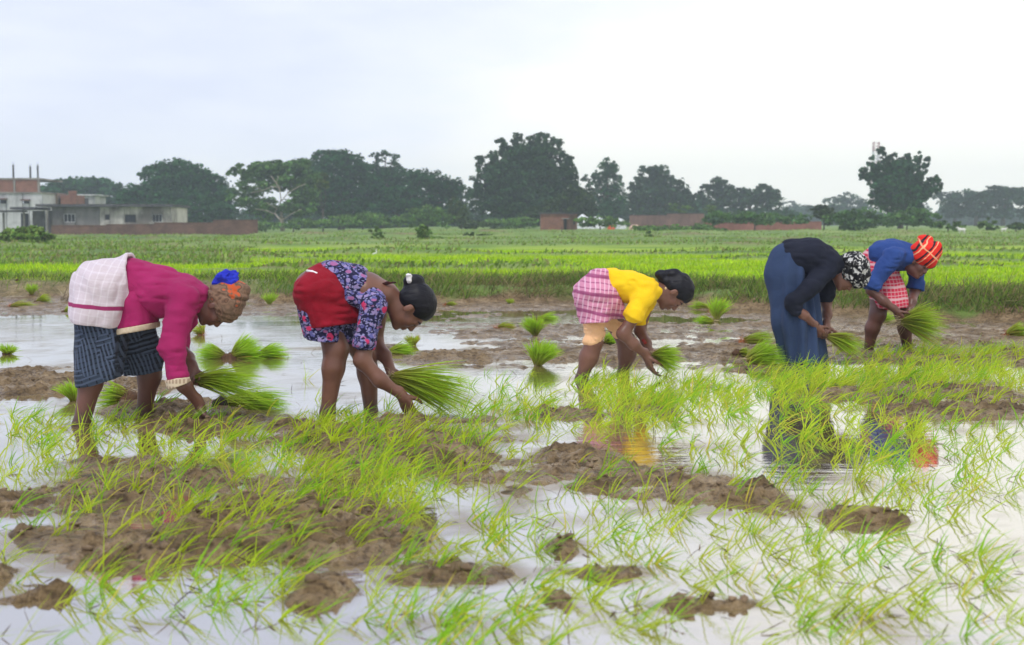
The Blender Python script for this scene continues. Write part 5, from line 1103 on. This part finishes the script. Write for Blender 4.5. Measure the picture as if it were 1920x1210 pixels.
for a, b_, c_, d_ in [(-2,375,12,382),(43,377,55,382),(-30,395,-15,415)]:
    w = P_('window', DARKIN, [pxbox(a, b_, c_, d_, D, .05, .2)], hb, base); P_('sunshade', BRK2, [pxbox(a - 2, b_ - 3, c_ + 2, b_ - .2, D, .5, -.5)], w, base)
D = 141
base = J(125, 440, D); o2 = thing('unfinished_rooms', base, 'brick and brown plaster rooms under construction behind the long low house', 'building')
P_('brown_wall', stained('brown_plaster', (.22, .16, .12), (.28, .20, .15), (.7, .7, .7)), [pxbox(81, 362, 110, 442, D, 3)], o2, base)
P_('brick_wall', BRK, [pxbox(113, 366, 143, 442, D, 3)], o2, base); P_('parapet', BRK, [pxbox(128, 358, 142, 366, D, .4)], o2, base); P_('doorway', DARKIN, [pxbox(111, 372, 113, 442, D, 2)], o2, base)
base = J(165, 440, 150); o2 = thing('white_building', base, 'small white flat-roofed building peeking over the long low house', 'building')
P_('wall', WHITEW, [pxbox(144, 367, 179, 441, 150, 4)], o2, base); P_('roof_slab', WHITEW, [pxbox(141, 364.5, 182, 366.9, 149.7, 4.6)], o2, base); P_('drum', SLAB, [pxbox(150, 372, 163, 384, 149, .6)], o2, base)
def field_wall(name, D, prof, mat, label, th=.25, capm=None):
    """a long wall: prof = [(x0, x1, top row), ...] in photo pixels"""
    base = J(prof[0][0], 440, D); base[2] = gz1(base[0], D); o = thing(name, base, label, 'wall'); mb = MB(); cb = MB()
    for x0, x1, yt in prof:
        a = J(x0, yt, D); b = J(x1, yt, D); z0 = min(gz1(a[0], D), gz1(b[0], D)) - .3; mb.box(np.array([(a[0] + b[0]) / 2, D, (z0 + a[2]) / 2]) - base, (b[0] - a[0], th, a[2] - z0))
        cb.box(np.array([(a[0] + b[0]) / 2, D, a[2] + .035]) - base, (b[0] - a[0], th + .06, .066))
    mb.build('brickwork', mat, o); cb.build('coping', capm or mat, o); return o
field_wall('brick_wall', 112, [(97,200,424),(200,290,422),(290,400,419),(400,483,414)], BRK2, 'long low brown brick wall stepping up to the right before the low house')
field_wall('field_wall', 140, [(1180,1250,404),(1250,1320,401)], stained('mauve_wall', (.17, .10, .09), (.22, .13, .11), (.7, .7, .7)), 'dark-topped long wall right of the white tarpaulins', capm=SLAB)
field_wall('red_wall', 128, [(1320,1400,419),(1400,1480,418),(1480,1540,417)], stained('red_mud_wall', (.26, .10, .08), (.32, .14, .11), (.75, .75, .75)), 'long low red wall under the hedge right of centre')
# brick hut, tarpaulins, heaps
D = 132; base = J(1050, 428, D); o2 = thing('brick_hut', base, 'small red brick hut with a tin awning beside the giant bamboo', 'hut')
mb = MB(); wall_with_holes(mb, 1014, 401, 1066, 434, D, .25, [(1057,411,1063,434)]); mb.v = [v - base for v in mb.v]; mb.build('wall', BRK, o2)
P_('side_wall', brick('pale_red_brick', (.27, .12, .09), (.33, .16, .12)), [pxbox(1066.3, 401, 1083, 434, D, .25, .8), pxbox(1014, 402, 1017, 434, D, 3, .26)], o2, base)
P_('door', DARKIN, [pxbox(1057, 411, 1063, 434, D, .05, .2)], o2, base); P_('awning', WHITEW, [pxbox(1054, 409.5, 1067, 410.7, D, .9, -.9)], o2, base)
P_('roof', SLAB, [((J(1048,400,D)[0], D + 1.7, J(0,400,D)[2]), (J(1085,0,D)[0] - J(1012,0,D)[0], 3.8, .1))], o2, base); P_('side_window', DARKIN, [pxbox(1076, 411, 1079, 421, D, .05, .76)], o2, base)
TARP = plain_cloth('white_tarpaulin', (.62, .64, .66), (.75, .76, .78), 2, ws=.5)
for x, y, w_, lab in ((1092, 402, 15, 'crumpled white tarpaulin on a heap right of the brick hut'), (1118, 405, 15, 'second white tarpaulin, between the hut and the long dark wall'), (1160, 408, 13, 'low grey-white tarpaulin nearest the long dark wall')):
    c = J(x, 404, 144); c[2] = gz1(c[0], 144); r = w_ * 144 / F; tp = J(x, y, 144)[2] - c[2]
    q = sculpt('tarpaulin', [ell([0, 0, 0], np.eye(3), [r, r * .8, tp], .1), ell([r * .6, 0, 0], np.eye(3), [r * .6, r * .6, tp * .85], .2)], TARP, None, .06, disp=wr(.12, 1.6, 1.6, 3, 15)); q.location = c; tag(q, lab, 'tarpaulin')
for x, y, w_, lab, c1, c2, nm in ((1146, 420, 8, 'small bright red-orange heap in the far field beyond the girl in yellow', (.55, .08, .03), (.66, .12, .05), 'red_heap'), (1190, 421, 12, 'pale sandy heap in the far field before the long dark wall', (.50, .34, .24), (.6, .42, .30), 'sand_heap')):
    D = 135; c = J(x, 430, D); c[2] = gz1(c[0], D) - .02; r = w_ * D / F; tp = J(x, y, D)[2] - c[2]
    q = sculpt(nm, [ell([0, 0, 0], np.eye(3), [r, r * .9, tp], .05)], mottled(nm + '_surface', c1, c2, 3, .9), None, .04, disp=wr(.05, 3, 3, 4, 16)); q.location = c; tag(q, lab, 'heap')
c = J(1053, 440, 88); c[2] = gz1(c[0], 88); mb = MB(); mb.tube([np.array([0, 0, -.1]), np.array([0.02, 0, .3]), np.array([.0, 0, J(1053, 427, 88)[2] - c[2]])], [.03, .03, .025], 6)
q = mb.build('post', BARK, None, False, c); tag(q, 'thin dark wooden post in the far field below the brick hut', 'post')
# mast far away
D = 420; b0 = J(1641, 400, D); zt = J(1641, 266, D)[2]; b0[2] = gz1(b0[0], D); o2 = thing('radio_mast', b0, 'pale red and white lattice mast fading into the haze behind the plumed bamboo', 'mast')
RW = mottled('mast_red', (.40, .20, .20), (.46, .26, .25), 1, .7, 0); WW = mottled('mast_white', (.6, .6, .62), (.7, .7, .7), 1, .7, 0)
hm = zt - b0[2]; ns = 9
for kcol, nm in ((0, 'red_section'), (1, 'white_section')):
    for i in range(ns):
        if i % 2 != kcol: continue
        mb = MB()
        za, zb_ = hm * i / ns, hm * (i + 1) / ns; wa, wb = 1.3 - .5 * i / ns, 1.3 - .5 * (i + 1) / ns
        for sx_, sy_ in ((-1, -1), (1, -1), (1, 1), (-1, 1)): mb.tube([np.array([sx_ * wa, sy_ * wa, za]), np.array([sx_ * wb, sy_ * wb, zb_ - .01])], .13, 5)
        for q_ in range(3):
            u0, u1 = za + (zb_ - za) * q_ / 3, za + (zb_ - za) * (q_ + 1) / 3
            for s_ in (-1, 1):
                mb.tube([np.array([-wa * s_, -wa, u0]), np.array([wb * s_, -wb, u1 - .02])], .07, 4); mb.tube([np.array([s_ * wa, -wa, u0]), np.array([s_ * wb, wb, u1 - .02])], .07, 4)
        mb.build(nm, (RW, WW)[kcol], o2)
mb = MB()
for z_, a_ in ((hm * .90, 0), (hm * .90, 2), (hm * .8, 4), (hm * .8, 1)): mb.box((1.2 * math.cos(a_), 1.2 * math.sin(a_), z_), (.5, .4, 2.4))
mb.build('antenna_panels', WW, o2)
# ------------------------------------------------------------------ animals
def goat(px_, D, s, face, label):
    c = J(px_, 440, D); z = gz1(c[0], D); o = thing('goat', (c[0], D, z), label, 'goat', None, 0 if face > 0 else math.pi)
    P = [cone([-.30, 0, .52], [.28, 0, .54], .17, .19, .85, .06), cone([.30, 0, .58], [.48, 0, .80], .11, .075, .8, .05), cone([.48, 0, .82], [.66, 0, .74], .075, .04, .8, .03),
         cone([-.42, 0, .60], [-.52, 0, .50], .03, .015, 1, .02)]
    for x, k in ((.24, 0), (-.30, 1)):
        for y in (-.1, .1): P += chain([[x, y, .42], [x + (.03 if k else 0), y, .26], [x - (.04 if k else 0), y, .13 + .08 * k], [x, y, 0]], [.075, .04, .032, .025], 1, .02)
    for y in (-.09, .09): P.append(cone([.46, y * .5, .86], [.42, y * 1.6, .80], .022, .014, 1, .01))
    q = sculpt('body', [(p[0], p[1] * s, p[2] * s, p[3] * s, p[4] * s, *p[5:]) for p in P], mottled('white_coat', (.68, .66, .62), (.8, .78, .74), 6, .9), o, .02 * s); return o
goat(1803, 92, .55, -1, 'white goat grazing in the far field, left one of two white goats')
goat(1882, 100, .4, 1, 'smaller white goat in the far field near the right edge, right one of two')
def egret(px_, py_, D, s, label):
    c = J(px_, py_, D); c[2] = gz1(c[0], D); o = thing('egret', c, label, 'bird')
    P = [cone([-.14, 0, .32], [.10, 0, .40], .035, .065, .8, .03), *chain([[.12, 0, .42], [.20, 0, .52], [.13, 0, .62], [.17, 0, .72]], [.035, .020, .016, .018], 1, .02), cone([.16, 0, .72], [.21, 0, .715], .022, .014, 1, .01)]
    sculpt('body', [(p[0], p[1] * s, p[2] * s, p[3] * s, p[4] * s, *p[5:]) for p in P], mottled('white_feathers', (.75, .75, .73), (.82, .82, .8), 9, .8, 0), o, .012 * s)
    mb = MB()
    for y in (-.03, .03): mb.tube([np.array([.0, y, 0]) * s, np.array([-.02, y, .17]) * s, np.array([.0, y, .34]) * s], .009 * s, 5)
    mb.build('legs', BARK, o); mb = MB(); mb.tube([np.array([.2, 0, .715]) * s, np.array([.31, 0, .69]) * s], [.010 * s, .002 * s], 6); mb.build('beak', mottled('beak', (.6, .4, .05), (.65, .45, .08), 5, .5, 0), o)
egret(702, 478, 36, .30, 'tiny white egret standing in the bright rice field above the floral blouse')
# pale straw clump on the bank at left
g = G(124, 552, .12); n = 90; r0 = rng.normal(0, .05, (n, 3)); r0[:, 2] = np.abs(r0[:, 2]) * .6
V, Qd, C = blade_arrays(r0, rng.uniform(.15, .38, n), np.stack([rng.normal(.5, .4, n), rng.normal(0, .4, n), rng.uniform(.2, 1, n)], 1), np.full(n, .012), rng.uniform(.2, .9, n), np.array([.50, .42, .30]) * rng.uniform(.6, 1.2, (n, 1)), None, 3)
q = link('straw_clump', mesh_np('straw_clump', V, Qd, False, cols=C, mats=[ROOTM]), None, (g[0], g[1], gz1(g[0], g[1]))); tag(q, 'pale dead straw clump on the mud bank just left of the white shawl', 'straw clump')
# ------------------------------------------------------------------ haze
m = bpy.data.materials.new('haze'); m.use_nodes = True; t = m.node_tree; t.nodes.clear(); oo = t.nodes.new('ShaderNodeOutputMaterial'); pv = t.nodes.new('ShaderNodeVolumePrincipled')
pv.inputs['Color'].default_value = (.80, .88, 1.0, 1); pv.inputs['Density'].default_value = .0010; pv.inputs['Anisotropy'].default_value = .3; t.links.new(pv.outputs[0], oo.inputs['Volume'])
mb = MB(); mb.box((0, 370, 17), (1040, 770, 38)); q = mb.build('haze', m); tag(q, 'thin pale haze over the fields', 'haze', kind='stuff'); q.display_type = 'WIRE'
